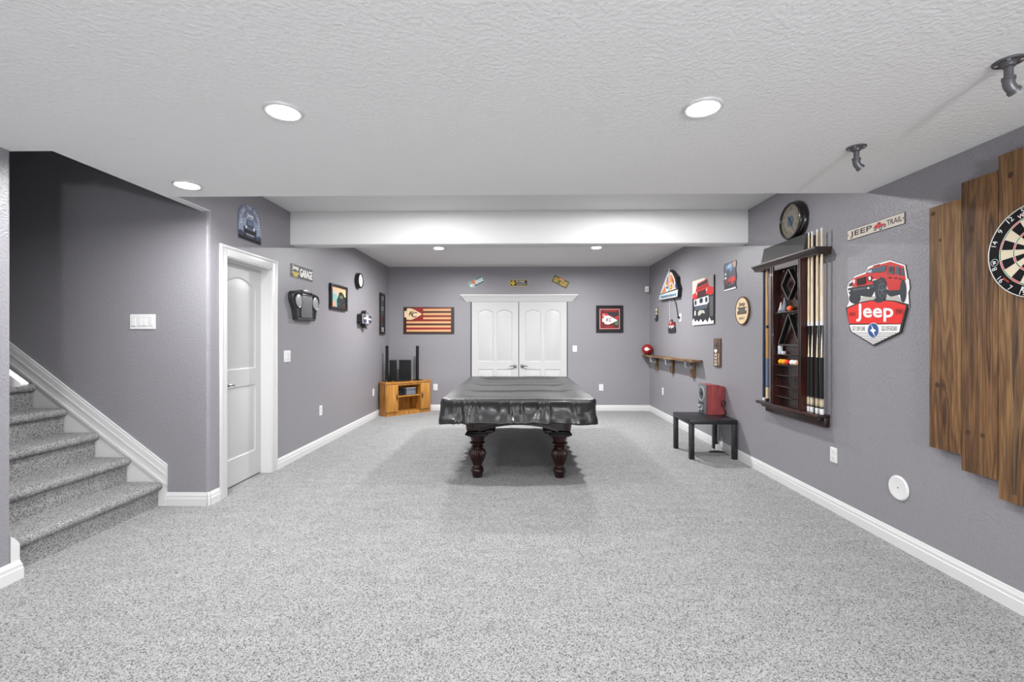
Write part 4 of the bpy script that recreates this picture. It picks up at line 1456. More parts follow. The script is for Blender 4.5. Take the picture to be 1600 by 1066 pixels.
for k in range(20):
    a = PI / 2 - k * PI / 10 + PI / 20
    c, s = math.cos(a), math.sin(a)
    b.tube([(0.016 * c, 0.016 * s, Z + 0.0012), (0.170 * c, 0.170 * s, Z + 0.0012)], 0.0005, 'wire_white', 4)
b.build('wire_spider', db)
b = MB()
b.ring(0, 0, 0.2215, 0.2245, Z, Z + 0.003, 'wire_white', 80)
for k, n in enumerate(order):
    if n == 11:
        continue
    a = PI / 2 - k * PI / 10
    low = math.sin(a) < -0.35
    rot = a - PI / 2 if not low else a + PI / 2
    if n in (8, 15, 6, 10, 13, 9, 4, 14):
        rot = a - PI / 2
    b.text(str(n), 0.2045 * math.cos(a), 0.2045 * math.sin(a), None, 0.025, Z, Z + 0.0012, 'wire_white', 0.0, rot)
b.arc_text('WINMAU', 0, 0, 0.186, math.radians(112), math.radians(68), 0.021, Z, Z + 0.0011, 'print_orange', 0.06)
b.arc_text('WINMAU', 0, 0, 0.186, math.radians(112), math.radians(68), 0.021, Z, Z + 0.0013, 'print_white', 0.01)
b.arc_text('BLADE', 0, 0, 0.187, math.radians(250), math.radians(287), 0.019, Z, Z + 0.0012, 'wire_white', 0.06, up=False)
a = math.radians(189)
b.ring(0.197 * math.cos(a), 0.197 * math.sin(a), 0.0165, 0.019, Z, Z + 0.001, 'plastic_grey', 28)
b.text('W', 0.197 * math.cos(a), 0.197 * math.sin(a), 0.02, 0.018, Z, Z + 0.0012, 'wire_white', 0.06, math.radians(100))
a = math.radians(222)
b.text('blade', 0.186 * math.cos(a), 0.186 * math.sin(a), 0.034, 0.010, Z, Z + 0.0011, 'board_red', 0.05, math.radians(-42))
b.build('number_ring', db)
b = MB()
b.box(-0.035, 0.035, -0.012, 0.012, 0.0, 0.03, 'black_plastic', 0.005)
tag(b.build('black_block', None, onR(2.215, 0.530, PF - 0.03)), 'small black block showing under the bottom edge of the lowest plank', 'block')

# ================================================================== signs on the right wall
# long white tin sign
b = MB()
w, h = 0.52, 0.076
b.poly(rrect(w, h, 0.006), 0, 0.003, 'print_black')
b.poly(rrect(w - 0.006, h - 0.006, 0.004), 0.002, 0.0036, 'print_beige')
b.text('JEEP', -0.122, -0.002, 0.215, 0.050, 0.003, 0.0042, 'print_brown', 0.04)
b.text('TRAIL', 0.178, 0.002, 0.125, 0.036, 0.003, 0.0042, 'print_brown', 0.03)
q = [(0.0, -0.004), (0.012, 0.012), (0.030, 0.014), (0.036, 0.026), (0.062, 0.024), (0.066, 0.010), (0.098, 0.006), (0.104, -0.008), (0.06, -0.014), (0.01, -0.014)]
b.poly(q, 0.003, 0.0042, 'print_red')
b.poly([(0.04, 0.011), (0.044, 0.022), (0.058, 0.021), (0.061, 0.010)], 0.003, 0.0046, 'print_dark')
for x, y, r in ((0.014, -0.014, 0.012), (0.062, -0.018, 0.014), (0.098, -0.012, 0.011)):
    b.ell(x, y, r, r, 0.003, 0.0046, 'print_dark', 16)
    b.ell(x, y, r * 0.45, r * 0.45, 0.003, 0.005, 'print_silver', 12)
for s in (-1, 1):
    b.ell(s * (w / 2 - 0.010), 0, 0.004, 0.006, 0.003, 0.0044, 'print_black', 10)
tag(b.build('trail_sign', None, onR(3.267, 2.139)), 'long narrow cream sign reading TRAIL with a small red vehicle', 'sign')

# die-cut shield sign
PM = {'white': 'print_white', 'grey': 'print_light_grey', 'dark': 'print_dark', 'red': 'print_red', 'dred': 'print_dark_red', 'steel': 'print_steel', 'tyre': 'print_tyre',
      'glass': 'print_glass', 'lglass': 'print_light_glass', 'black': 'print_black', 'sred': 'print_bright_red', 'silver': 'print_silver', 'blue': 'print_blue'}
b = MB()
for i, (n, p) in enumerate(SHIELD):
    z = 0.003 + 0.00014 * i
    if i == 0:
        b.poly([(x + 0.004, y) for x, y in p], 0, 0.0022, 'print_black')
    b.poly(p, 0.0 if n in ('white', 'black') and len(p) > 6 and i in (0,) else 0.002, z, PM[n])
zt = 0.003 + 0.00014 * len(SHIELD)
tc = ['print_white', 'print_maroon', 'print_maroon', 'print_grey', 'print_grey']
for (s, q), c in zip(SHTXT, tc):
    b.text_quad(s, q, zt + 0.0002, c, 0.035 if s == 'Jeep' else 0.012)
tag(b.build('shield_sign', None, onR(3.257, 1.60)), 'die-cut shield sign with a red off-road car above a red banner', 'sign')

# round wooden sign
t = thing('round_sign', 'round cream wooden sign with dark rim and a grille drawn in the middle', 'sign', onR(5.155, 1.678))
b = MB()
b.lathe([(0.156, 0.0), (0.158, 0.004), (0.158, 0.018), (0.155, 0.021), (0.145, 0.021), (0.145, 0.014), (0.0001, 0.014)], 'print_rim_brown', 56)
b.build('rim', t)
b = MB()
b.lathe([(0.1448, 0.0143), (0.1448, 0.0175), (0.0001, 0.0175)], 'print_cream', 56)
b.text('Jeep', 0.0, 0.070, 0.145, 0.064, 0.0175, 0.0185, 'print_brown', 0.04)
b.poly(rrect(0.215, 0.078, 0.008), 0.0175, 0.0183, 'print_rim_brown')
b.poly(rrect(0.165, 0.060, 0.004), 0.0175, 0.0187, 'print_brown')
for k in range(7):
    x = -0.066 + k * 0.022
    b.box(x - 0.0035, x + 0.0035, -0.024, 0.024, 0.018, 0.0192, 'print_grey')
for s in (-1, 1):
    b.ell(s * 0.092, 0.014, 0.012, 0.014, 0.0175, 0.0192, 'print_white', 16)
b.text('SPIRIT', 0, -0.085, 0.135, 0.026, 0.0175, 0.0185, 'print_brown', 0.04)
b.build('face', t)

# wavy tin sign with a blue and a red car
W2, H2 = 0.158, 0.165


def tp(pts):
    return [(x * 2 * W2 - W2, H2 - y * 2 * H2) for x, y in pts]


edge = []
for i in range(41):
    y = i / 40
    edge.append((1.0 + 0.03 * math.sin(y * 14), y))
for i in range(41):
    y = 1 - i / 40
    edge.append((0.0 + 0.03 * math.sin(y * 14 + 2), y))
b = MB()
b.poly(tp(edge), 0, 0.004, 'print_navy')
L5 = [('print_sky', [(0.15, 0.1), (0.5, 0.03), (0.75, 0.06), (0.7, 0.28), (0.45, 0.42), (0.2, 0.40)]),
      ('print_light_glass', [(0.32, 0.12), (0.6, 0.06), (0.62, 0.16), (0.36, 0.22)]),
      ('print_tan', [(0.74, 0.04), (0.97, 0.02), (0.96, 0.22), (0.80, 0.24)]),
      ('print_navy', [(0.2, 0.26), (0.42, 0.22), (0.55, 0.34), (0.5, 0.5), (0.22, 0.5)]),
      ('print_white', [(0.1, 0.36), (0.2, 0.35), (0.21, 0.42), (0.1, 0.43)]),
      ('print_white', [(0.06, 0.52), (0.22, 0.49), (0.24, 0.55), (0.06, 0.58)]),
      ('print_purple', [(0.45, 0.38), (0.95, 0.30), (0.97, 0.52), (0.5, 0.58)]),
      ('print_maroon', [(0.05, 0.62), (0.4, 0.58), (0.42, 0.8), (0.08, 0.88)]),
      ('print_red', [(0.36, 0.60), (0.66, 0.53), (0.90, 0.55), (0.97, 0.66), (0.90, 0.80), (0.62, 0.82), (0.55, 0.68), (0.38, 0.70)]),
      ('print_bright_red', [(0.62, 0.60), (0.86, 0.58), (0.88, 0.66), (0.66, 0.70)]),
      ('print_black', [(0.3, 0.72), (0.56, 0.70), (0.62, 0.86), (0.3, 0.9)]),
      ('print_white', [(0.02, 0.955), (0.96, 0.93), (0.97, 0.99), (0.03, 0.998)])]
for i, (m, p) in enumerate(L5):
    b.poly(tp(p), 0.003, 0.0042 + 0.00015 * i, m)
for x, y, r in ((0.30, 0.44, 0.024), (0.52, 0.82, 0.030), (0.86, 0.80, 0.026), (0.12, 0.80, 0.026)):
    b.ell(*tp([(x, y)])[0], r, r * 1.1, 0.003, 0.0064, 'print_dark', 18)
    b.ell(*tp([(x, y)])[0], r * .4, r * .45, 0.003, 0.0066, 'print_steel', 14)
tag(b.build('wavy_tin_sign', None, onR(5.478, 2.108)), 'wavy-edged tin sign showing blue and red cars, above the round sign', 'sign')

# stretched canvas of a red car over white wheels
CWd, CHt = 0.36, 0.312


def cp(pts):
    return [(x * 2 * CWd - CWd, CHt - y * 2 * CHt) for x, y in pts]


t = thing('canvas_picture', 'stretched canvas of a red car climbing, grey and white below', 'picture', onR(6.265, 1.877))
b = MB()
b.box(-CWd, CWd, -CHt, CHt, 0, 0.015, 'print_dark', 0.002)
b.build('stretcher', t)
L6 = [('print_beige', [(0, 0), (1, 0), (1, 1), (0, 1)]),
      ('print_grey', [(0.6, 0.0), (1, 0), (1, 0.35), (0.75, 0.30), (0.62, 0.12)]),
      ('print_black', [(0.0, 0.40), (1, 0.34), (1, 1), (0, 1)]),
      ('print_red', [(0.20, 0.16), (0.26, 0.08), (0.74, 0.04), (0.80, 0.20), (1, 0.26), (1, 0.40), (0.84, 0.40), (0.72, 0.36), (0.25, 0.40), (0.10, 0.42), (0.0, 0.40), (0.02, 0.30), (0.16, 0.27)]),
      ('print_dark_red', [(0.20, 0.20), (0.76, 0.16), (0.78, 0.2), (0.18, 0.24)]),
      ('print_dark', [(0.27, 0.10), (0.73, 0.06), (0.75, 0.13), (0.26, 0.17)]),
      ('print_dark', [(0.26, 0.27), (0.64, 0.25), (0.65, 0.39), (0.24, 0.41)]),
      ('print_silver', [(0.07, 0.43), (0.78, 0.40), (0.80, 0.54), (0.72, 0.58), (0.10, 0.58)]),
      ('print_dark', [(0.05, 0.60), (0.78, 0.58), (0.76, 0.92), (0.06, 0.92)]),
      ('print_tyre', [(0.80, 0.42), (1, 0.38), (1, 0.86), (0.82, 0.88)]),
      ('print_steel', [(0.10, 0.60), (0.74, 0.58), (0.70, 0.66), (0.16, 0.67)]),
      ('print_white', [(0.11, 0.68), (0.17, 0.68), (0.17, 0.78), (0.11, 0.79)]),
      ('print_light_grey', [(0.28, 0.74), (0.36, 0.68), (0.58, 0.70), (0.62, 0.77), (0.46, 0.75), (0.40, 0.79), (0.3, 0.80)]),
      ('print_white', [(0, 0.90), (0.08, 0.85), (0.14, 0.94), (0.24, 0.89), (0.32, 0.95), (0.42, 0.88), (0.52, 0.96), (0.64, 0.90), (0.74, 0.97), (0.82, 0.86), (0.90, 0.95), (1, 0.93), (1, 1), (0, 1)])]
b = MB()
for i, (m, p) in enumerate(L6):
    b.poly(cp(p), 0.014, 0.0156 + 0.00015 * i, m)
z = 0.0156 + 0.00015 * len(L6)
for k in range(6):
    x = 0.29 + k * 0.056
    b.poly(cp([(x, 0.285 - k * 0.003), (x + 0.02, 0.284 - k * 0.003), (x + 0.02, 0.39), (x, 0.39)]), 0.014, z, 'print_maroon')
for x, y, rx in ((0.17, 0.50, 0.035), (0.44, 0.48, 0.06), (0.68, 0.48, 0.035)):
    b.ell(*cp([(x, y)])[0], rx, 0.035, 0.014, z + 0.0002, 'print_dark', 18)
for x, y in ((0.22, 0.30), (0.70, 0.27)):
    b.ell(*cp([(x, y)])[0], 0.018, 0.022, 0.014, z + 0.0002, 'print_beige', 14)
for k in range(9):
    y = 0.46 + k * 0.045
    b.poly(cp([(0.84, y), (0.97, y - 0.02), (0.98, y - 0.005), (0.84, y + 0.015)]), 0.014, z, 'print_grey')
b.build('printed_face', t)

# sailing-boat shaped light-up sign
t = thing('sailboat_sign', 'sailboat-shaped light-up sign with orange sails, dark back box', 'sign', onR(7.58, 2.25))
out = [(-0.50, -0.205), (0.46, -0.235), (0.50, -0.10), (0.43, -0.02), (0.41, 0.08), (0.30, 0.14), (0.20, 0.20), (0.10, 0.24), (0.0, 0.22), (-0.08, 0.12), (-0.30, 0.0), (-0.45, -0.10)]
b = MB()
b.poly(out, 0.0, 0.062, 'black_plastic')
b.build('back_box', t)
L7 = [('print_light_grey', [(-0.50, -0.20), (0.46, -0.23), (0.49, -0.12), (-0.44, -0.11)]),
      ('print_light_glass', [(-0.47, -0.185), (0.44, -0.212), (0.46, -0.145), (-0.43, -0.125)]),
      ('print_silver', [(-0.42, -0.10), (0.02, 0.215), (0.10, 0.235), (0.04, -0.10)]),
      ('print_tan', [(-0.33, -0.095), (-0.12, 0.02), (-0.10, -0.095)]),
      ('print_orange', [(-0.30, -0.09), (-0.14, 0.0), (-0.08, -0.09)]),
      ('print_maroon', [(-0.08, 0.04), (0.02, 0.15), (0.03, 0.02)]),
      ('print_orange', [(-0.10, 0.03), (0.01, 0.10), (0.02, -0.02)]),
      ('print_blue', [(-0.08, -0.01), (0.03, -0.02), (0.02, -0.06), (-0.06, -0.05)]),
      ('print_beige', [(0.11, 0.20), (0.21, 0.18), (0.34, 0.06), (0.42, -0.10), (0.08, -0.10)]),
      ('print_orange', [(0.14, 0.15), (0.22, 0.14), (0.26, 0.04), (0.14, 0.0)]),
      ('print_maroon', [(0.24, 0.11), (0.31, 0.04), (0.30, -0.03), (0.25, 0.0)]),
      ('print_olive', [(0.12, -0.02), (0.22, 0.0), (0.22, -0.085), (0.12, -0.085)]),
      ('print_yellow', [(0.14, -0.03), (0.19, -0.02), (0.19, -0.07), (0.14, -0.07)]),
      ('print_tan', [(0.24, -0.02), (0.34, -0.04), (0.36, -0.09), (0.25, -0.085)]),
      ('print_blue', [(0.36, -0.02), (0.42, -0.04), (0.45, -0.10), (0.38, -0.09)])]
b = MB()
for i, (m, p) in enumerate(L7):
    b.poly(p, 0.060, 0.0635 + 0.0004 * i, m)
for k in range(9):
    x = -0.34 + k * 0.085
    b.poly([(x, -0.178 - k * 0.003), (x + 0.05, -0.182 - k * 0.003), (x + 0.06, -0.150 - k * 0.003), (x + 0.02, -0.145 - k * 0.003)], 0.062, 0.0705, 'print_steel')
b.build('printed_face', t)
b = MB()
b.tube([(0.06, -0.10, 0.074), (0.10, 0.26, 0.070)], 0.006, 'print_silver', 8)
b.tube([(-0.14, 0.26, 0.05), (0.10, 0.245, 0.068)], 0.004, 'print_dark', 8)
b.build('mast', t)
b = MB()
b.tube([(-0.06, -0.21, 0.02), (-0.065, -0.40, 0.008), (-0.065, -0.57, 0.008)], 0.0028, 'wire_white', 6)
b.build('pull_chain', t)
b = MB()
b.tube([(0.20, -0.22, 0.03), (0.25, -0.33, 0.012), (0.31, -0.46, 0.012), (0.35, -0.53, 0.016), (0.375, -0.545, 0.022), (0.395, -0.545, 0.026)], 0.007, 'black_plastic', 8)
b.box(0.385, 0.428, -0.562, -0.530, 0.0105, 0.04, 'black_plastic', 0.006)
b.build('power_cord', t)

# two small plaques below it
t = thing('wall_ornament', 'small yellow and black wall ornament near the corner, below the sailboat sign', 'ornament', onR(8.39, 1.83))
b = MB()
b.poly(rrect(0.14, 0.15, 0.03), 0, 0.010, 'print_olive')
b.box(-0.055, 0.055, 0.0, 0.06, 0.009, 0.016, 'print_beige', 0.004)
b.box(-0.045, 0.045, -0.06, -0.02, 0.009, 0.015, 'print_beige', 0.004)
b.build('mount', t, Matrix.Translation((0, 0.045, 0)))
b = MB()
b.lathe([(0.085, 0), (0.085, 0.014), (0.072, 0.020), (0.0001, 0.020)], 'print_tyre', 28, (0, -0.075, 0), ys=0.75)
b.ell(-0.022, -0.06, 0.016, 0.022, 0.019, 0.024, 'print_silver', 14)
b.ell(0.018, -0.080, 0.022, 0.026, 0.019, 0.024, 'print_black', 14)
b.build('cap_catcher', t)
b = MB()
b.poly([(-0.15, -0.105), (0.17, -0.105), (0.185, -0.08), (0.18, -0.03), (0.15, 0.0), (-0.16, 0.0), (-0.175, -0.04), (-0.17, -0.09)], 0, 0.014, 'print_tyre')
b.poly([(-0.14, -0.02), (-0.13, 0.05), (-0.07, 0.08), (-0.04, 0.115), (0.02, 0.11), (0.04, 0.07), (0.15, 0.065), (0.16, -0.02)], 0, 0.012, 'print_dark')
b.poly([(-0.14, 0.0), (-0.15, 0.055), (-0.08, 0.065), (-0.05, 0.09), (-0.02, 0.05), (0.02, 0.09), (0.05, 0.055), (0.16, 0.05), (0.15, 0.01), (0.04, 0.0), (0.0, 0.02), (-0.05, 0.0)], 0.011, 0.0145, 'print_dark_red')
b.poly([(-0.10, 0.03), (-0.02, 0.04), (0.0, 0.09), (-0.05, 0.08)], 0.011, 0.0155, 'print_pink')
b.ell(-0.105, -0.012, 0.022, 0.018, 0.012, 0.016, 'print_beige', 14)
b.poly([(-0.03, -0.04), (0.09, -0.02), (0.10, 0.0), (0.0, -0.005)], 0.012, 0.0158, 'print_light_grey')
b.poly(rrect(0.25, 0.032, 0.01), 0.012, 0.0152, 'print_light_grey')
for v in b.b.verts:
    pass
o = b.build('car_sign', None, onR(7.545, 1.578))
tag(o, 'small red and black car-shaped sign at the end of the hanging chain', 'sign')

# ================================================================== bar shelf with pipe brackets
SH = onR(7.58, 1.078)
sh = thing('wall_shelf', 'long rustic wooden shelf on the right wall with pipe brackets', 'shelf', SH)
b = MB()
b.box(-1.275, 1.285, -0.030, 0.0, 0.0, 0.152, 'shelf_top_wood', 0.003)
b.build('shelf_board', sh)
for y in (6.55, 7.44, 8.30):
    lx = -(y - 7.58)
    b = MB()
    b.box(lx - 0.11, lx, -0.258, -0.032, 0.0, 0.038, 'shelf_wood', 0.003)
    bd = b.build('bracket_board', sh)
    b = MB()
    cx = lx - 0.055
    b.tube([(cx, -0.034, 0.122), (cx, -0.095, 0.122), (cx, -0.108, 0.118), (cx, -0.113, 0.108), (cx, -0.114, 0.095), (cx, -0.114, 0.040)], 0.0125, 'galvanized', 14)
    b.lathe([(0.030, -0.031), (0.030, -0.037), (0.017, -0.040), (0.017, -0.048)], 'galvanized', 20, (cx, 0, 0.122), axis='y')
    b.lathe([(0.030, 0.0385), (0.030, 0.045), (0.017, 0.048), (0.017, 0.056)], 'galvanized', 20, (cx, -0.114, 0))
    b.tube([(cx, -0.085, 0.122), (cx, -0.108, 0.1175), (cx, -0.1135, 0.09)], 0.0165, 'galvanized', 14)
    b.build('pipe_bracket', bd)
t = thing('souvenir_ball', 'dark red ball with a white arrowhead emblem at the far end of the shelf', 'ball', at(2.365, 8.62, 1.0795))
b = MB()
b.M = Matrix.Translation((0, 0, 0.100))
b.sphere((0, 0, 0), 0.100, 'print_dark_red', 36)
b.build('ball_body', t)


def ball_patch(b, c, r, d, pts, m):
    """a flat outline wrapped onto a ball of radius r, centred where direction d leaves it"""
    d = Vector(d).normalized()
    ux = Vector((0, 0, 1)).cross(d).normalized()
    uy = d.cross(ux)
    lp = []
    for k in (1.0, 0.75, 0.5, 0.25, 0.02):
        l = []
        for x, y in pts:
            x, y = x * k, y * k
            v = ux * x + uy * y + d * math.sqrt(max(r * r - x * x - y * y, 0))
            l.append(Vector(c) + v)
        lp.append(l)
    b.loft(lp, m, cap0=False)


ARROW = [(-0.50, 0.10), (-0.40, 0.13), (-0.36, 0.26), (-0.10, 0.30), (0.10, 0.20), (0.50, -0.02), (0.12, -0.22), (-0.10, -0.30), (-0.34, -0.26), (-0.38, -0.14), (-0.50, -0.12)]
b = MB()
ball_patch(b, (0, 0, 0.10), 0.1008, (-0.264, -0.963, 0.05), [(x * 0.105, y * 0.105 + 0.004) for x, y in ARROW], 'print_white')
b.build('emblem', t)
b = MB()
b.ring(0, 0, 0.05, 0.058, 0.0, 0.012, 'print_brown', 32)
b.build('stand_ring', t)

# plank bottle opener
t = thing('opener_sign', 'narrow rustic wooden plaque with white lettering and a metal opener', 'plaque', onR(5.81, 1.198))
b = MB()
b.M = Matrix.Rotation(0, 4, 'Z')
b.box(-0.092, 0.092, -0.178, 0.178, 0, 0.018, 'sign_wood', 0.002)
hp = []
for i in range(28):
    a = 2 * PI * i / 28
    hp.append((0.0029 * 16 * math.sin(a) ** 3 * 0.9, 0.0029 * (13 * math.cos(a) - 5 * math.cos(2 * a) - 2 * math.cos(3 * a) - math.cos(4 * a)) * 0.6))
b.poly([(x - 0.028, y + 0.018) for x, y in hp], 0.017, 0.0192, 'print_white')
for i, ch in enumerate('BEER'):
    b.text(ch, -0.028, -0.147 + i * 0.040, 0.030, 0.078, 0.018, 0.0192, 'print_pink' if i < 0 else 'print_beige', 0.03, PI / 2)
b.text('COLD AND', 0.058, -0.085, 0.150, 0.026, 0.018, 0.0192, 'print_cream', 0.05, PI / 2)
b.build('plank', t)
b = MB()
b.poly([(-0.045, 0.075), (0.01, 0.07), (0.02, 0.125), (-0.03, 0.13)], 0.018, 0.024, 'iron_pipe')
b.tube([(-0.055, 0.09, 0.024), (-0.04, 0.10, 0.032), (-0.01, 0.10, 0.032), (0.008, 0.092, 0.024)], 0.006, 'iron_pipe', 8)
b.build('opener', t)

# ================================================================== cue rack
CR = onR(4.2, 1.4)
cr_ = thing('cue_rack', 'dark wooden wall cue rack with crown, central shelves and cue slots', 'cue rack', CR)


def lx(y):
    return -(y - 4.2)


b = MB()
prof = [(0.0, 0.0), (0.105, 0.0), (0.108, 0.012), (0.118, 0.030), (0.131, 0.042), (0.135, 0.046), (0.135, 0.059), (0.0, 0.059)]
lp = []
for y, s in ((4.717, -1), (3.702, 1)):
    lp.append([(lx(y) - s * 0.35 * (0.135 - max(d, 0.105)) if d > 0 else lx(y) - (s * 0.0105 if k < 2 else 0), 2.038 - 1.4 + z, d) for k, (d, z) in enumerate(prof)])
b.loft(lp, 'rack_wood')
crown = b.build('crown', cr_, sharp=15)
# real holes in the crown for the long cues to stand in
cut = MB()
for y in (3.892, 3.85, 3.784, 3.729):
    cut.lathe([(0.0135, 2.0 - 1.4), (0.0135, 2.13 - 1.4)], 'rack_wood', 18, (lx(y), 0, 0.065), axis='y')
co = cut.build('crown_cutter', cr_)
bm_ = crown.modifiers.new('holes', 'BOOLEAN')
bm_.object = co
bm_.operation = 'DIFFERENCE'
bm_.solver = 'EXACT'
bpy.context.view_layer.update()
me2 = bpy.data.meshes.new_from_object(crown.evaluated_get(bpy.context.evaluated_depsgraph_get()))
crown.modifiers.clear()
crown.data = me2
bpy.data.objects.remove(co)
b = MB()
b.box(lx(4.66), lx(3.722), 0.728 - 1.4, 0.755 - 1.4, 0, 0.118, 'rack_wood', 0.006)
b.box(lx(4.62), lx(3.728), 0.652 - 1.4, 0.730 - 1.4, 0, 0.042, 'rack_wood', 0.004)
b.box(lx(4.62), lx(3.75), 0.700 - 1.4, 0.730 - 1.4, 0.04, 0.085, 'rack_wood', 0.008)
b.build('ledge', cr_)
for y0, y1 in ((4.327, 4.371), (3.909, 3.946)):
    b = MB()
    b.box(lx(y1), lx(y0), 0.755 - 1.4, 2.038 - 1.4, 0, 0.120, 'rack_red_wood')
    b.box(lx(y1) + 0.001, lx(y1) + 0.013, 0.757 - 1.4, 2.036 - 1.4, 0.118, 0.126, 'rack_wood', 0.003)
    b.box(lx(y0) - 0.013, lx(y0) - 0.001, 0.757 - 1.4, 2.036 - 1.4, 0.118, 0.126, 'rack_red_wood', 0.003)
    b.build('side_panel', cr_)
b = MB()
b.box(lx(4.327), lx(3.942), 0.755 - 1.4, 2.038 - 1.4, 0, 0.052, 'rack_wood')
b.build('back_panel', cr_)
b = MB()
b.box(lx(4.327), lx(3.942), 1.995 - 1.4, 2.038 - 1.4, 0.052, 0.118, 'rack_wood')
b.build('top_rail', cr_)
for z in (1.606, 1.225, 1.130, 1.036, 0.936, 0.842):
    b = MB()
    b.box(lx(4.327), lx(3.942), z - 0.008 - 1.4, z - 1.4, 0.052, 0.110, 'rack_wood', 0.002)
    b.build('shelf', cr_)
b = MB()
b.box(lx(4.327), lx(3.942), 1.555 - 1.4, 1.598 - 1.4, 0.052, 0.060, 'rack_wood')
b.build('peg_rail', cr_)
for y, z in ((4.20, 1.972), (4.03, 1.980), (4.20, 1.578), (4.06, 1.578)):
    b = MB()
    b.lathe([(0.005, 0.05), (0.005, 0.085), (0.009, 0.088), (0.008, 0.097), (0.0001, 0.099)], 'rack_red_wood', 16, (lx(y), z - 1.4, 0))
    b.build('peg', cr_)
b = MB()
for y in (3.892, 3.85, 3.784, 3.729):
    b.lathe([(0.0185, 0.638 + 0.0585), (0.0185, 0.638 + 0.0595), (0.0135, 0.638 + 0.0595)], 'print_black', 18, (lx(y), 0, 0.065), axis='y', caps=False)
for v in b.b.verts:
    pass
b.build('slot_rim', cr_)


def flat_ring(b, outer, th, z0, z1, m):
    inn = inset(outer, th)
    n = len(outer)
    v = [(x, y, z1) for x, y in outer] + [(x, y, z1) for x, y in inn] + [(x, y, z0) for x, y in outer] + [(x, y, z0) for x, y in inn]
    f = []
    for i in range(n):
        j = (i + 1) % n
        f += [(i, j, n + j, n + i), (2 * n + i, 3 * n + i, 3 * n + j, 2 * n + j), (i, 2 * n + i, 2 * n + j, j), (n + i, n + j, 3 * n + j, 3 * n + i)]
    b.raw(v, f, m)


def roundpoly(pts, r, n=5):
    out = []
    k = len(pts)
    for i in range(k):
        p0, p1, p2 = Vector(pts[i - 1]), Vector(pts[i]), Vector(pts[(i + 1) % k])
        a, c = p1 + (p0 - p1).normalized() * r, p1 + (p2 - p1).normalized() * r
        for j in range(n + 1):
            t = j / n
            q = a * (1 - t) ** 2 + p1 * 2 * t * (1 - t) + c * t * t
            out.append((q.x, q.y))
    return out


b = MB()
flat_ring(b, roundpoly([(0, 0.143), (-0.110, 0), (0, -0.143), (0.110, 0)], 0.02), 0.010, 0.068, 0.108, 'black_plastic')
flat_ring(b, roundpoly([(0, 0.143), (-0.110, 0), (0, -0.143), (0.110, 0)], 0.02), 0.002, 0.106, 0.1095, 'print_grey')
o = b.build('diamond_ball_rack', None, CR @ Matrix.Translation((lx(4.115), 1.845 - 1.4, 0)))
tag(o, 'black diamond-shaped ball rack hanging in the top bay of the cue rack', 'ball rack')
b = MB()
tri = roundpoly([(0, 0.142), (-0.162, -0.142), (0.162, -0.142)], 0.03)
flat_ring(b, tri, 0.010, 0.066, 0.106, 'black_plastic')
flat_ring(b, tri, 0.002, 0.104, 0.1075, 'print_grey')
o = b.build('triangle_ball_rack', None, CR @ Matrix.Translation((lx(4.118), 1.449 - 1.4, 0)))
tag(o, 'black triangular ball rack hanging below the upper shelf of the cue rack', 'ball rack')


def pool_ball(name, y, z, m, label, group=None, stripe=None, r=0.0245):
    b = MB()
    b.sphere((0, 0, 0), r, m, 24)
    o = b.build(name, None, Matrix.Translation((2.39, y, z + r + 0.0005)))
    return tag(o, label, 'ball', group)


g = 'balls on the cue rack shelf'
pool_ball('pool_ball', 4.268, 1.130, 'ball_yellow', 'yellow ball at the far end of the row on the cue rack shelf', g)
pool_ball('pool_ball', 4.215, 1.130, 'ball_yellow', 'yellow ball between the end yellow ball and the red ball on the rack', g)
pool_ball('pool_ball', 4.162, 1.130, 'ball_red', 'red ball in the row of balls on the cue rack shelf', g)
pool_ball('pool_ball', 4.092, 1.130, 'ball_white', 'white ball next to the red ball on the cue rack shelf', g)
pool_ball('pool_ball', 4.040, 1.130, 'ball_white', 'white ball next to the near yellow ball on the cue rack shelf', g)
pool_ball('pool_ball', 3.985, 1.130, 'ball_yellow', 'yellow ball nearest the long cues, at the stile, on the rack shelf', g)
pool_ball('pool_ball', 4.128, 1.606, 'ball_orange', 'orange red ball on the upper shelf beside the chalk cones', None, None, 0.026)
for y, h, m, lab in ((4.215, 0.135, 'grey_box', 'taller grey cone of hand chalk on the upper cue rack shelf'), (4.272, 0.095, 'plastic_grey', 'shorter grey chalk cone at the back corner of the upper cue rack shelf')):
    b = MB()
    b.lathe([(0.025, 0.0), (0.026, 0.006), (0.012, h * 0.62), (0.006, h * 0.95), (0.0001, h)], m, 24)
    b.lathe([(0.0272, 0.004), (0.0272, 0.018), (0.022, 0.020)], 'print_steel', 24)
    tag(b.build('chalk_cone', None, Matrix.Translation((2.392, y, 1.6065))), lab, 'chalk cone')
for y, w, h, lab in ((4.285, 0.030, 0.075, 'upright white chalk box at the far end of the shelf above the balls'), (4.235, 0.034, 0.026, 'white chalk cube beside the upright white box on the rack'), (3.982, 0.026, 0.030, 'white chalk cube at the near end of the shelf above the balls')):
    b = MB()
    b.box(-0.014, 0.014, -w / 2, w / 2, 0, h, 'plastic_white', 0.002)
    b.box(-0.0145, -0.012, -w / 2 + 0.004, w / 2 - 0.004, h * 0.25, h * 0.75, 'print_light_glass')
    tag(b.build('chalk_box', None, Matrix.Translation((2.392, y, 1.2255))), lab, 'chalk')


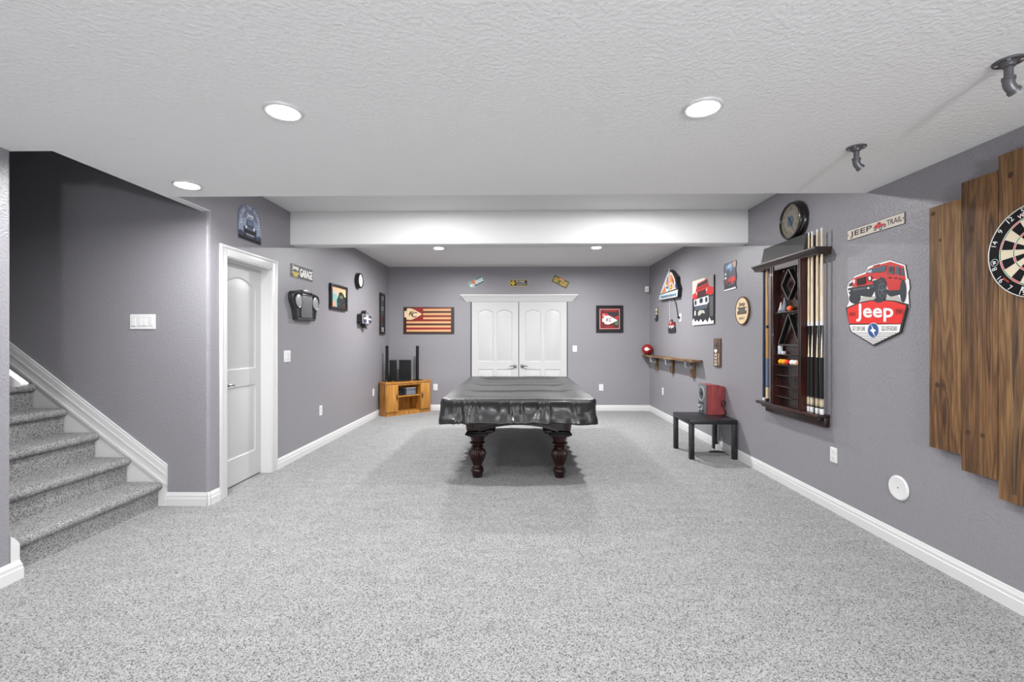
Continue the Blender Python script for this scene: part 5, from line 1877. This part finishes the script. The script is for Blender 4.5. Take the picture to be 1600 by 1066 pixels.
def pool_cue(label, y, x, pieces, group):
    """pieces: (part name, list of (r, z), material)"""
    t = thing('pool_cue', label, 'pool cue', Matrix.Translation((x, y, 0.7565)), group)
    for nm, pr, m in pieces:
        b = MB()
        if nm == 'inlay':
            for k in range(8):
                a = 2 * PI * k / 8
                d = Vector((math.cos(a), math.sin(a), 0))
                s = Vector((-d.y, d.x, 0))
                z0, z1, hw_ = pr
                zc = (z0 + z1) / 2
                v = []
                for j in range(14):
                    q = 2 * PI * j / 14
                    u = hw_ * math.cos(q)
                    v.append(d * 0.01535 + s * u - d * (u * u / 0.03) + Vector((0, 0, zc + (z1 - z0) / 2 * math.sin(q))))
                b.raw(v, [tuple(range(14))], m)
        elif nm == 'points':
            for k in range(4):
                a = 2 * PI * (k + 0.5) / 4
                z0, z1 = pr
                v, f = [], []
                for j in range(7):
                    w = j / 6
                    z = z0 + (z1 - z0) * w
                    r = 0.01385 - 0.0018 * (z - 0.455) / 0.2
                    for i in range(5):
                        aa = a + (i / 4 - 0.5) * 0.85 * (1 - w)
                        v.append((r * math.cos(aa), r * math.sin(aa), z))
                for j in range(6):
                    for i in range(4):
                        f.append((j * 5 + i, j * 5 + i + 1, j * 5 + i + 6, j * 5 + i + 5))
                b.raw(v, f, m)
        else:
            b.M = Matrix.Rotation(-PI / 2, 4, 'X') @ Matrix.Rotation(PI / 2, 4, 'X')
            b.lathe(pr, m, 20)
        b.build(nm, t)
    return t


long_cue = [('bumper', [(0.0125, 0.0), (0.0150, 0.004), (0.0152, 0.046)], 'cue_bumper'),
            ('butt', [(0.0152, 0.046), (0.0150, 0.140)], 'cue_wrap'),
            ('inlay', (0.056, 0.128, 0.0048), 'maple'),
            ('wrap', [(0.0150, 0.140), (0.0139, 0.455)], 'cue_wrap'),
            ('forearm', [(0.0136, 0.455), (0.0118, 0.714)], 'black_gloss'),
            ('points', (0.456, 0.655), 'maple'),
            ('joint_collar', [(0.0120, 0.714), (0.0117, 0.748)], 'plastic_white'),
            ('shaft', [(0.0112, 0.748), (0.0100, 1.10), (0.0072, 1.468)], 'maple'),
            ('tip', [(0.0072, 1.468), (0.0069, 1.488), (0.0062, 1.494), (0.0001, 1.496)], 'plastic_white')]
g = 'long cues in the near side of the cue rack'
for y, lab in ((3.892, 'black-butted pool cue standing closest to the shelves of the rack'), (3.85, 'black-butted pool cue, second from the rack shelves'), (3.784, 'black-butted pool cue, third from the rack shelves'), (3.729, 'black-butted pool cue at the outer end of the rack, nearest the shield sign')):
    pool_cue(lab, y, 2.41, long_cue, g)
pool_cue('amber pool cue with a blue grey wrap in the far side of the rack', 4.54, 2.41,
         [('bumper', [(0.012, 0.0), (0.0148, 0.004), (0.0148, 0.028)], 'print_black'),
          ('butt', [(0.0148, 0.028), (0.0146, 0.135)], 'print_cream'),
          ('wrap', [(0.0146, 0.135), (0.0136, 0.418)], 'cue_blue'),
          ('forearm', [(0.0136, 0.418), (0.0120, 0.712)], 'amber_maple'),
          ('joint_collar', [(0.0121, 0.712), (0.0119, 0.740)], 'print_black'),
          ('shaft', [(0.0116, 0.740), (0.0088, 1.279)], 'amber_maple')], 'short cues in the far side of the cue rack')
pool_cue('dark navy pool cue at the far outer end of the rack', 4.60, 2.41,
         [('bumper', [(0.012, 0.0), (0.0148, 0.004), (0.0148, 0.03)], 'cue_bumper'),
          ('butt', [(0.0148, 0.03), (0.0135, 0.60)], 'cue_navy'),
          ('shaft', [(0.0130, 0.60), (0.0100, 1.279)], 'cue_navy')], 'short cues in the far side of the cue rack')

b = MB()
pts = [(0.105, 0.0), (0.076, 0.150), (0.030, 0.150), (0.030, 0.0)]
b.loft([[(x, z, d) for d, z in pts] for x in (lx(4.58), lx(4.572), lx(3.908), lx(3.90))], 'wedge_black')
b.box(lx(4.56), lx(3.92), -0.0, 0.004, 0.098, 0.112, 'wedge_black', 0.001)
o = b.build('wedge_box', None, CR @ Matrix.Translation((0, 2.0985 - 1.4, 0)))
tag(o, 'long dark grey slanted box lying on top of the cue rack crown', 'box')

t = thing('wall_clock', 'large dark rimmed clock with aged face above the cue rack', 'clock', onR(4.17, 2.418))
b = MB()
b.lathe([(0.168, 0.0), (0.176, 0.008), (0.178, 0.022), (0.172, 0.036), (0.165, 0.044), (0.168, 0.052), (0.164, 0.064), (0.155, 0.070), (0.146, 0.068), (0.143, 0.058), (0.143, 0.052)], 'clock_rim', 64)
b.build('rim', t, sharp=60)
b = MB()
b.lathe([(0.1435, 0.050), (0.1435, 0.0545), (0.0001, 0.0545)], 'clock_face', 56)
b.ring(0, 0, 0.132, 0.1345, 0.054, 0.0552, 'print_brown', 56)
b.ell(0, 0, 0.05, 0.05, 0.054, 0.0549, 'print_glass', 36)
for i, s in enumerate(('XII', 'I', 'II', 'III', 'IIII', 'V', 'VI', 'VII', 'VIII', 'IX', 'X', 'XI')):
    a = PI / 2 - i * PI / 6
    b.text(s, 0.108 * math.cos(a), 0.108 * math.sin(a), None, 0.026, 0.0545, 0.0556, 'print_olive_dark', 0.0, a - PI / 2)
b.build('dial', t)
for ang, ln, wd in ((math.radians(128), 0.062, 0.0035), (math.radians(-62), 0.092, 0.0026)):
    b = MB()
    c, s = math.cos(ang), math.sin(ang)
    b.poly([(-wd * s - 0.015 * c, wd * c - 0.015 * s), (wd * s - 0.015 * c, -wd * c - 0.015 * s), (ln * c + wd * .4 * s, ln * s - wd * .4 * c), (ln * c - wd * .4 * s, ln * s + wd * .4 * c)], 0.058, 0.0595, 'print_black')
    b.build('hand', t)

# ================================================================== left wall
# arched tin sign
b = MB()
AW, A0, A1, A2 = 0.182, -0.17, 0.03, 0.172


def archpts(k, lift=0.0):
    p = [(-AW * k, A0 + lift), (AW * k, A0 + lift), (AW * k, A1)]
    for i in range(1, 24):
        t = PI * i / 24
        p.append((AW * k * math.cos(t), A1 + (A2 - A1 - AW * (1 - k)) * math.sin(t)))
    p.append((-AW * k, A1))
    return p


b.poly(archpts(1.0), 0, 0.004, 'print_slate')
b.poly(archpts(0.985, 0.002), 0.003, 0.0043, 'print_slate')
b.poly([(-0.178, -0.09), (-0.178, -0.02), (-0.10, 0.03), (0.0, 0.05), (0.10, 0.03), (0.178, -0.02), (0.178, -0.09)], 0.003, 0.0045, 'print_slate_light')
b.poly([(-0.18, -0.168), (-0.18, -0.10), (-0.15, -0.088), (-0.12, -0.098), (-0.06, -0.12), (0.10, -0.115), (0.15, -0.09), (0.18, -0.10), (0.18, -0.168)], 0.003, 0.0047, 'print_slate_dark')
b.poly([(-0.18, -0.168), (-0.18, -0.135), (0.0, -0.142), (0.18, -0.135), (0.18, -0.168)], 0.003, 0.0049, 'print_black')
b.poly([(-0.10, -0.14), (-0.105, -0.045), (-0.06, -0.03), (-0.05, 0.03), (0.05, 0.03), (0.06, -0.03), (0.105, -0.045), (0.10, -0.14)], 0.004, 0.0051, 'print_slate_dark')
b.poly([(-0.042, -0.02), (-0.038, 0.022), (0.038, 0.022), (0.042, -0.02)], 0.004, 0.0053, 'print_slate')
b.poly([(-0.09, -0.095), (-0.09, -0.07), (0.09, -0.07), (0.09, -0.095)], 0.004, 0.0053, 'print_black')
for k in range(7):
    b.box(-0.033 + k * 0.011 - 0.0025, -0.033 + k * 0.011 + 0.0025, -0.064, -0.034, 0.004, 0.0054, 'print_slate')
for s in (-1, 1):
    b.ell(s * 0.062, -0.045, 0.015, 0.015, 0.004, 0.0056, 'print_white', 18)
    b.poly([(s * 0.075 - 0.018, -0.155), (s * 0.075 - 0.018, -0.11), (s * 0.075 + 0.018, -0.11), (s * 0.075 + 0.018, -0.155)], 0.004, 0.0055, 'print_dark')
b.arc_text('EXPLORE THE OUTDOORS', 0, 0.0, 0.145, math.radians(188), math.radians(-8), 0.034, 0.004, 0.0058, 'print_white', 0.03, narrow=0.62)
b.text('Jeep', 0, 0.068, 0.105, 0.05, 0.004, 0.0058, 'print_white', 0.04)
for k in range(6):
    b.box(-0.062 + k * 0.022, -0.047 + k * 0.022, -0.116, -0.106, 0.004, 0.0057, 'print_silver')
b.ell(0, 0.160, 0.004, 0.004, 0.003, 0.006, 'print_black', 10)
tag(b.build('arched_sign', None, onL(4.286, 2.448)), 'arched blue grey tin sign with a car front, above the white door', 'sign')

# garage sign
b = MB()
b.poly(rrect(0.54, 0.154, 0.016), 0, 0.004, 'print_grey')
b.poly(rrect(0.528, 0.142, 0.012), 0.003, 0.0046, 'print_black')
b.text('Jeep', -0.165, 0.034, 0.150, 0.062, 0.004, 0.0054, 'print_white', 0.04)
b.text('GARAGE', 0.095, -0.002, 0.315, 0.098, 0.004, 0.0054, 'print_white', 0.05)
b.poly([(-0.245, -0.012), (-0.085, -0.012), (-0.085, -0.030), (-0.115, -0.036), (-0.125, -0.062), (-0.205, -0.062), (-0.215, -0.036), (-0.245, -0.030)], 0.004, 0.0052, 'print_yellow')
b.text('PARKING', -0.165, -0.022, 0.135, 0.012, 0.005, 0.0058, 'print_black', 0.02)
b.text('ONLY', -0.165, -0.047, 0.06, 0.015, 0.005, 0.0058, 'print_black', 0.02)
tag(b.build('garage_sign', None, onL(5.325, 2.134)), 'black rectangular sign reading GARAGE in white, beyond the white door', 'sign')

# car grille wall piece
t = thing('grille_wall_art', 'dark metal car grille ornament with two round grey lamps', 'wall ornament', onL(5.335, 1.752))


def gshape(k, dy=0.0):
    p = [(-0.225, -0.172), (0.225, -0.172), (0.235, -0.15), (0.262, -0.05), (0.30, 0.0), (0.335, 0.06), (0.332, 0.11), (0.30, 0.145), (0.22, 0.158), (0.13, 0.160), (0.12, 0.175), (-0.12, 0.175), (-0.13, 0.160), (-0.22, 0.158), (-0.30, 0.145), (-0.332, 0.11), (-0.335, 0.06), (-0.30, 0.0), (-0.262, -0.05), (-0.235, -0.15)]
    return [(x * k, y * k + dy) for x, y in p]


b = MB()
g0 = roundpoly(gshape(1.0), 0.012, 3)
b.loft([[(x, y, 0) for x, y in g0], [(x, y, 0.045) for x, y in g0], [(x * 0.965, y * 0.94, 0.058) for x, y in g0], [(x * 0.92, y * 0.86, 0.054) for x, y in g0], [(x * 0.90, y * 0.82, 0.040) for x, y in g0]], 'grill_dark')
b.build('shell', t)
b = MB()
b.box(-0.125, 0.125, -0.135, 0.115, 0.036, 0.043, 'print_black')
for k in range(8):
    x = -0.115 + k * 0.0329
    b.box(x - 0.008, x + 0.008, -0.135, 0.115, 0.040, 0.060, 'grill_grey', 0.004)
b.box(-0.13, 0.13, 0.112, 0.132, 0.038, 0.062, 'grill_dark', 0.006)
b.box(-0.13, 0.13, -0.15, -0.132, 0.038, 0.060, 'grill_dark', 0.006)
b.build('bars', t)
b = MB()
b.box(-0.09, 0.09, 0.150, 0.182, 0.02, 0.06, 'grill_grey', 0.008)
b.box(-0.05, 0.05, 0.168, 0.188, 0.025, 0.055, 'grill_grey', 0.006)
b.build('cap', t)
for s in (-1, 1):
    b = MB()
    b.lathe([(0.082, 0.038), (0.084, 0.056), (0.078, 0.064), (0.071, 0.060)], 'grill_dark', 40, (s * 0.208, 0.045, 0))
    ln = b.build('lamp', t)
    b = MB()
    b.lathe([(0.072, 0.050), (0.070, 0.062), (0.045, 0.070), (0.0001, 0.073)], 'lens_grey', 40, (s * 0.208, 0.045, 0))
    b.build('lens', ln)


def frame_rect(b, w, h, fw, z0, z1, m, bev=0.003):
    for q in ((-w / 2, w / 2, h / 2 - fw, h / 2), (-w / 2, w / 2, -h / 2, -h / 2 + fw), (-w / 2, -w / 2 + fw, -h / 2 + fw * 0.98, h / 2 - fw * 0.98), (w / 2 - fw, w / 2, -h / 2 + fw * 0.98, h / 2 - fw * 0.98)):
        b.box(*q, z0, z1, m, bev)


# framed car picture
t = thing('framed_picture', 'black framed picture of a dark car against a peach sky', 'picture', onL(6.375, 1.945))
b = MB()
frame_rect(b, 0.575, 0.345, 0.036, 0, 0.034, 'black_plastic')
b.build('frame', t)
b = MB()
b.box(-0.26, 0.26, -0.145, 0.145, 0.002, 0.018, 'print_peach')
S = [('print_teal', [(-0.26, 0.03), (-0.12, 0.05), (-0.02, 0.0), (0.05, -0.1), (-0.05, -0.145), (-0.26, -0.145)]),
     ('print_light_grey', [(-0.26, 0.10), (-0.1, 0.09), (0.0, 0.05), (-0.14, 0.04), (-0.26, 0.05)]),
     ('print_tan', [(-0.26, -0.06), (-0.16, -0.05), (-0.10, -0.145), (-0.26, -0.145)]),
     ('print_dark', [(-0.06, -0.145), (-0.08, -0.04), (-0.02, 0.02), (0.0, 0.07), (0.08, 0.085), (0.16, 0.06), (0.20, 0.02), (0.26, 0.02), (0.26, -0.145)]),
     ('print_green', [(0.02, 0.02), (0.10, 0.035), (0.14, 0.0), (0.04, -0.01)]),
     ('print_brown', [(-0.10, -0.145), (-0.02, -0.11), (0.12, -0.12), (0.26, -0.10), (0.26, -0.145)])]
for i, (m, p) in enumerate(S):
    b.poly(p, 0.016, 0.0184 + 0.0003 * i, m)
for x in (-0.02, 0.17):
    b.ell(x, -0.09, 0.045, 0.042, 0.016, 0.0204, 'print_black', 22)
    b.ell(x, -0.09, 0.02, 0.018, 0.016, 0.0207, 'print_steel', 16)
b.build('print', t)

# small round clock
t = thing('round_clock', 'small round black clock with a white face, high on the left wall', 'clock', onL(7.14, 2.28))
b = MB()
b.lathe([(0.110, 0.0), (0.119, 0.004), (0.119, 0.052), (0.114, 0.062), (0.098, 0.064), (0.094, 0.054), (0.094, 0.050)], 'black_plastic', 48)
b.build('case', t)
b = MB()
b.lathe([(0.0945, 0.048), (0.0945, 0.0525), (0.0001, 0.0525)], 'print_white', 40)
for i in range(12):
    a = i * PI / 6
    b.text(str(12 if i == 0 else i), 0.075 * math.cos(PI / 2 - a), 0.075 * math.sin(PI / 2 - a), None, 0.016, 0.052, 0.0534, 'print_black', 0.02)
b.build('dial', t)
for ang, ln in ((100, 0.05), (262, 0.068)):
    b = MB()
    c, s = math.cos(math.radians(ang)), math.sin(math.radians(ang))
    b.tube([(-0.012 * c, -0.012 * s, 0.056), (ln * c, ln * s, 0.056)], 0.002, 'print_black', 6)
    b.build('hand', t)
b = MB()
b.lathe([(0.010, 0), (0.010, 0.014), (0.0001, 0.016)], 'plastic_white', 14)
tag(b.build('wall_hook', None, onL(7.10, 2.412)), 'tiny white wall hook just above the small black clock', 'hook')

# scalloped light-up badge
t = thing('badge_sign', 'star-shaped black badge sign with white outline, thick sided', 'sign', onL(7.36, 1.69))


def lobed(k):
    p = []
    for x, y in ((0, 0.138), (0.045, 0.118), (0.075, 0.078), (0.13, 0.066), (0.20, 0.078), (0.235, 0.055), (0.232, 0.0), (0.235, -0.055), (0.20, -0.078), (0.13, -0.066), (0.075, -0.078), (0.045, -0.118), (0, -0.138), (-0.045, -0.118), (-0.075, -0.078), (-0.13, -0.066), (-0.20, -0.078), (-0.235, -0.055), (-0.232, 0.0), (-0.235, 0.055), (-0.20, 0.078), (-0.13, 0.066), (-0.075, 0.078), (-0.045, 0.118)):
        p.append((x * k, y * k))
    return p[::-1]


b = MB()
b.poly(lobed(1.0), 0, 0.085, 'black_gloss')
b.build('body', t)
b = MB()
b.poly(lobed(0.99), 0.084, 0.087, 'print_light_grey')
b.poly(lobed(0.90), 0.086, 0.0885, 'print_purple')
b.poly([(-0.17, 0.024), (0.16, 0.014), (0.165, -0.010), (-0.165, -0.004)], 0.088, 0.0905, 'print_white')
for s in (-1, 1):
    b.ell(0.03 * s - 0.01, 0.045, 0.034, 0.026, 0.088, 0.090, 'print_light_grey', 18)
    b.ell(0.026 * s, -0.05, 0.030, 0.026, 0.088, 0.090, 'print_silver', 18)
b.ell(0, 0.0, 0.04, 0.035, 0.088, 0.0911, 'print_white', 20)
b.poly([(-0.01, 0.10), (0.01, 0.10), (0.05, 0.06), (-0.05, 0.06)], 0.088, 0.0902, 'print_grey')
b.build('face', t)

# tall narrow frame of small pictures
t = thing('tall_frame', 'tall narrow black frame with a column of small pictures near the corner', 'picture frame', onL(8.41, 1.835))
b = MB()
frame_rect(b, 0.285, 0.755, 0.052, 0, 0.028, 'black_plastic')
b.build('frame', t)
b = MB()
b.box(-0.10, 0.10, -0.335, 0.335, 0.002, 0.012, 'print_dark')
for k in range(7):
    y = 0.285 - k * 0.095
    m = ('print_grey', 'print_steel', 'print_grey', 'print_steel', 'print_maroon', 'print_purple', 'print_light_grey')[k]
    b.poly([(-0.075, y - 0.038), (0.075, y - 0.038), (0.075, y + 0.038), (-0.075, y + 0.038)], 0.011, 0.0135, m)
    b.ell(0.01 * (k % 3 - 1), y - 0.004, 0.03, 0.02, 0.013, 0.0142, 'print_dark', 16)
b.build('prints', t)

# ================================================================== far wall
# wooden flag with an arrowhead
t = thing('flag_wall_art', 'dark red and tan striped wooden flag with a cream arrowhead', 'wall art', onB(-1.763, 1.735))
FW, FH = 0.978, 0.516


def fp(pts):
    return [(((x - 178) / 1257 - 0.5) * FW, (0.5 - (y - 162) / 663) * FH) for x, y in pts]


b = MB()
b.box(-FW / 2, FW / 2, -FH / 2, FH / 2, 0, 0.02, 'print_brown', 0.002)
b.poly(fp([(250, 185), (1360, 185), (1360, 800), (250, 800)]), 0.019, 0.0204, 'print_rust')
b.poly(fp([(1362, 180), (1430, 180), (1430, 815), (1362, 815)]), 0.019, 0.0206, 'print_dark')
for k, m in enumerate(('print_dark_red', 'print_rust', 'print_dark_red')):
    b.poly(fp([(660, 262 + k * 103), (1358, 262 + k * 103), (1358, 306 + k * 103), (660, 306 + k * 103)]), 0.019, 0.0207, 'print_rust' if k else 'print_brown')
for k in range(3):
    b.poly(fp([(255, 572 + k * 101), (1358, 572 + k * 101), (1358, 612 + k * 101), (255, 612 + k * 101)]), 0.019, 0.0207, ('print_brown', 'print_dark_red', 'print_brown')[k])
b.poly(fp([(430, 175), (650, 175), (650, 500), (430, 500)]), 0.019, 0.0205, 'print_dark_red')
b.build('board', t)
for k in range(3):
    q = MB()
    q.poly(fp([(668, 210 + k * 103), (1355, 210 + k * 103), (1355, 260 + k * 103), (668, 260 + k * 103)]), 0.0195, 0.026, 'stripe_tan')
    q.build('stripe', t)
for k in range(3):
    q = MB()
    q.poly(fp([(252, 518 + k * 102), (1355, 518 + k * 102), (1355, 568 + k * 102), (252, 568 + k * 102)]), 0.0195, 0.026, 'stripe_tan')
    q.build('stripe', t)
b = MB()
b.poly(fp([(192, 262), (205, 300), (192, 340), (205, 375), (190, 412), (240, 416), (252, 440), (250, 468), (330, 482), (400, 470), (500, 425), (640, 338), (500, 258), (420, 215), (330, 192), (262, 200), (268, 235), (246, 264)]), 0.0195, 0.027, 'print_cream')
b.text('K', -0.335, 0.135, 0.10, 0.085, 0.026, 0.0285, 'print_brown', 0.05, 0.0, 0.25)
b.text('C', -0.275, 0.108, 0.115, 0.10, 0.026, 0.0285, 'print_brown', 0.03, 0.0, 0.2)
b.build('arrowhead', t)

# licence plates
b = MB()
b.poly(rrect(0.30, 0.142, 0.014), 0, 0.003, 'print_teal')
b.poly([(-0.15 + 0.01, -0.062), (0.14, -0.062), (0.14, -0.035), (-0.14, -0.035)], 0.002, 0.0034, 'print_glass')
b.poly([(0.02, 0.05), (0.14, 0.05), (0.14, 0.064), (0.02, 0.064)], 0.002, 0.0034, 'print_dark')
b.poly([(-0.085, -0.01), (-0.085, 0.055), (-0.06, 0.067), (-0.02, 0.066), (-0.01, 0.02), (-0.03, -0.015)], 0.002, 0.0034, 'print_orange')
b.text('W', -0.112, -0.022, 0.05, 0.075, 0.003, 0.0045, 'print_white', 0.05)
b.text('E', -0.070, -0.030, 0.03, 0.060, 0.003, 0.0045, 'print_white', 0.05)
b.text('RNGR', 0.062, 0.002, 0.155, 0.075, 0.003, 0.0045, 'print_white', 0.05)
tag(b.build('licence_plate_sign', None, onB(-0.849, 2.467) @ Matrix.Rotation(math.radians(26), 4, 'Z')), 'pale teal licence plate tilted upward, above the left end of the door header', 'licence plate', 'licence plates above the double doors')
b = MB()
b.poly(rrect(0.34, 0.118, 0.010), 0, 0.003, 'print_yellow')
b.poly(rrect(0.322, 0.102, 0.006), 0.002, 0.0036, 'print_black')
b.poly([(-0.16, 0), (-0.113, 0.047), (-0.066, 0), (-0.113, -0.047)], 0.003, 0.0043, 'print_yellow')
b.ell(-0.111, 0.012, 0.012, 0.010, 0.003, 0.0049, 'print_olive_dark', 14)
b.text('MY OTHER', 0.028, 0.026, 0.165, 0.026, 0.003, 0.0047, 'print_white', 0.04)
b.poly([(-0.045, -0.042), (0.14, -0.042), (0.14, 0.004), (-0.045, 0.004)], 0.003, 0.0041, 'print_grey')
b.text('OFF ROAD', 0.048, -0.019, 0.17, 0.030, 0.004, 0.0049, 'print_olive_dark', 0.04)
tag(b.build('licence_plate_sign', None, onB(-0.027, 2.453)), 'black licence plate with a yellow diamond, level above the door header', 'licence plate', 'licence plates above the double doors')
b = MB()
b.poly(rrect(0.315, 0.142, 0.014), 0, 0.003, 'print_olive_dark')
b.poly(rrect(0.300, 0.127, 0.010), 0.002, 0.0034, 'print_olive')
b.text('GET', -0.085, -0.004, 0.10, 0.085, 0.003, 0.0045, 'print_yellow', 0.04)
b.text('LOST', 0.070, -0.004, 0.135, 0.085, 0.003, 0.0045, 'print_yellow', 0.04)
b.poly([(-0.06, 0.030), (0.05, 0.030), (0.055, 0.066), (-0.04, 0.066)], 0.003, 0.005, 'print_orange')
b.poly([(-0.03, 0.038), (0.04, 0.038), (0.042, 0.052), (-0.03, 0.052)], 0.003, 0.0055, 'print_peach')
tag(b.build('licence_plate_sign', None, onB(0.772, 2.475) @ Matrix.Rotation(math.radians(-27), 4, 'Z')), 'dark yellow licence plate tilted downward, above the right end of the door header', 'licence plate', 'licence plates above the double doors')

# framed red picture
t = thing('framed_print', 'square black framed red print with a white arrowhead on the far wall', 'picture', onB(1.71, 1.76))
b = MB()
frame_rect(b, 0.515, 0.517, 0.052, 0, 0.026, 'black_matte')
b.build('frame', t)
b = MB()
b.box(-0.215, 0.215, -0.215, 0.215, 0.002, 0.014, 'print_black')
b.build('mat_board', t)
b = MB()
b.poly([(-0.192, -0.192), (0.192, -0.192), (0.192, 0.192), (-0.192, 0.192)], 0.013, 0.0150, 'print_pink')
b.poly([(-0.178, -0.178), (0.178, -0.178), (0.178, 0.178), (-0.178, 0.178)], 0.013, 0.0154, 'print_maroon')
S = [('print_dark_red', [(-0.10, 0.178), (0.14, 0.178), (0.12, 0.13), (-0.08, 0.135)]),
     ('print_dark', [(0.04, 0.12), (0.178, 0.13), (0.178, -0.14), (0.08, -0.16), (0.10, 0.0)]),
     ('print_dark', [(-0.178, 0.10), (-0.05, 0.14), (0.1, 0.12), (0.05, 0.08), (-0.14, 0.06)]),
     ('print_red', [(-0.14, 0.105), (-0.04, 0.115), (-0.02, 0.06), (-0.10, 0.03), (-0.14, 0.04)]),
     ('print_pink', [(-0.14, 0.09), (-0.09, 0.10), (-0.08, 0.04), (-0.13, 0.03)]),
     ('print_red', [(0.10, 0.05), (0.16, 0.06), (0.17, 0.0), (0.11, -0.01)]),
     ('print_green', [(0.10, -0.04), (0.16, -0.03), (0.16, -0.12), (0.10, -0.12)]),
     ('print_dark_red', [(-0.09, -0.13), (0.10, -0.13), (0.09, -0.17), (-0.08, -0.17)]),
     ('print_white', [(x * 0.29 + 0.005, y * 0.29 - 0.02) for x, y in ARROW])]
for i, (m, p) in enumerate(S):
    b.poly(p, 0.014, 0.0158 + 0.0003 * i, m)
b.text('KC', -0.012, -0.018, 0.115, 0.075, 0.015, 0.0188, 'print_dark_red', 0.05, 0.0, 0.2)
b.build('print', t)
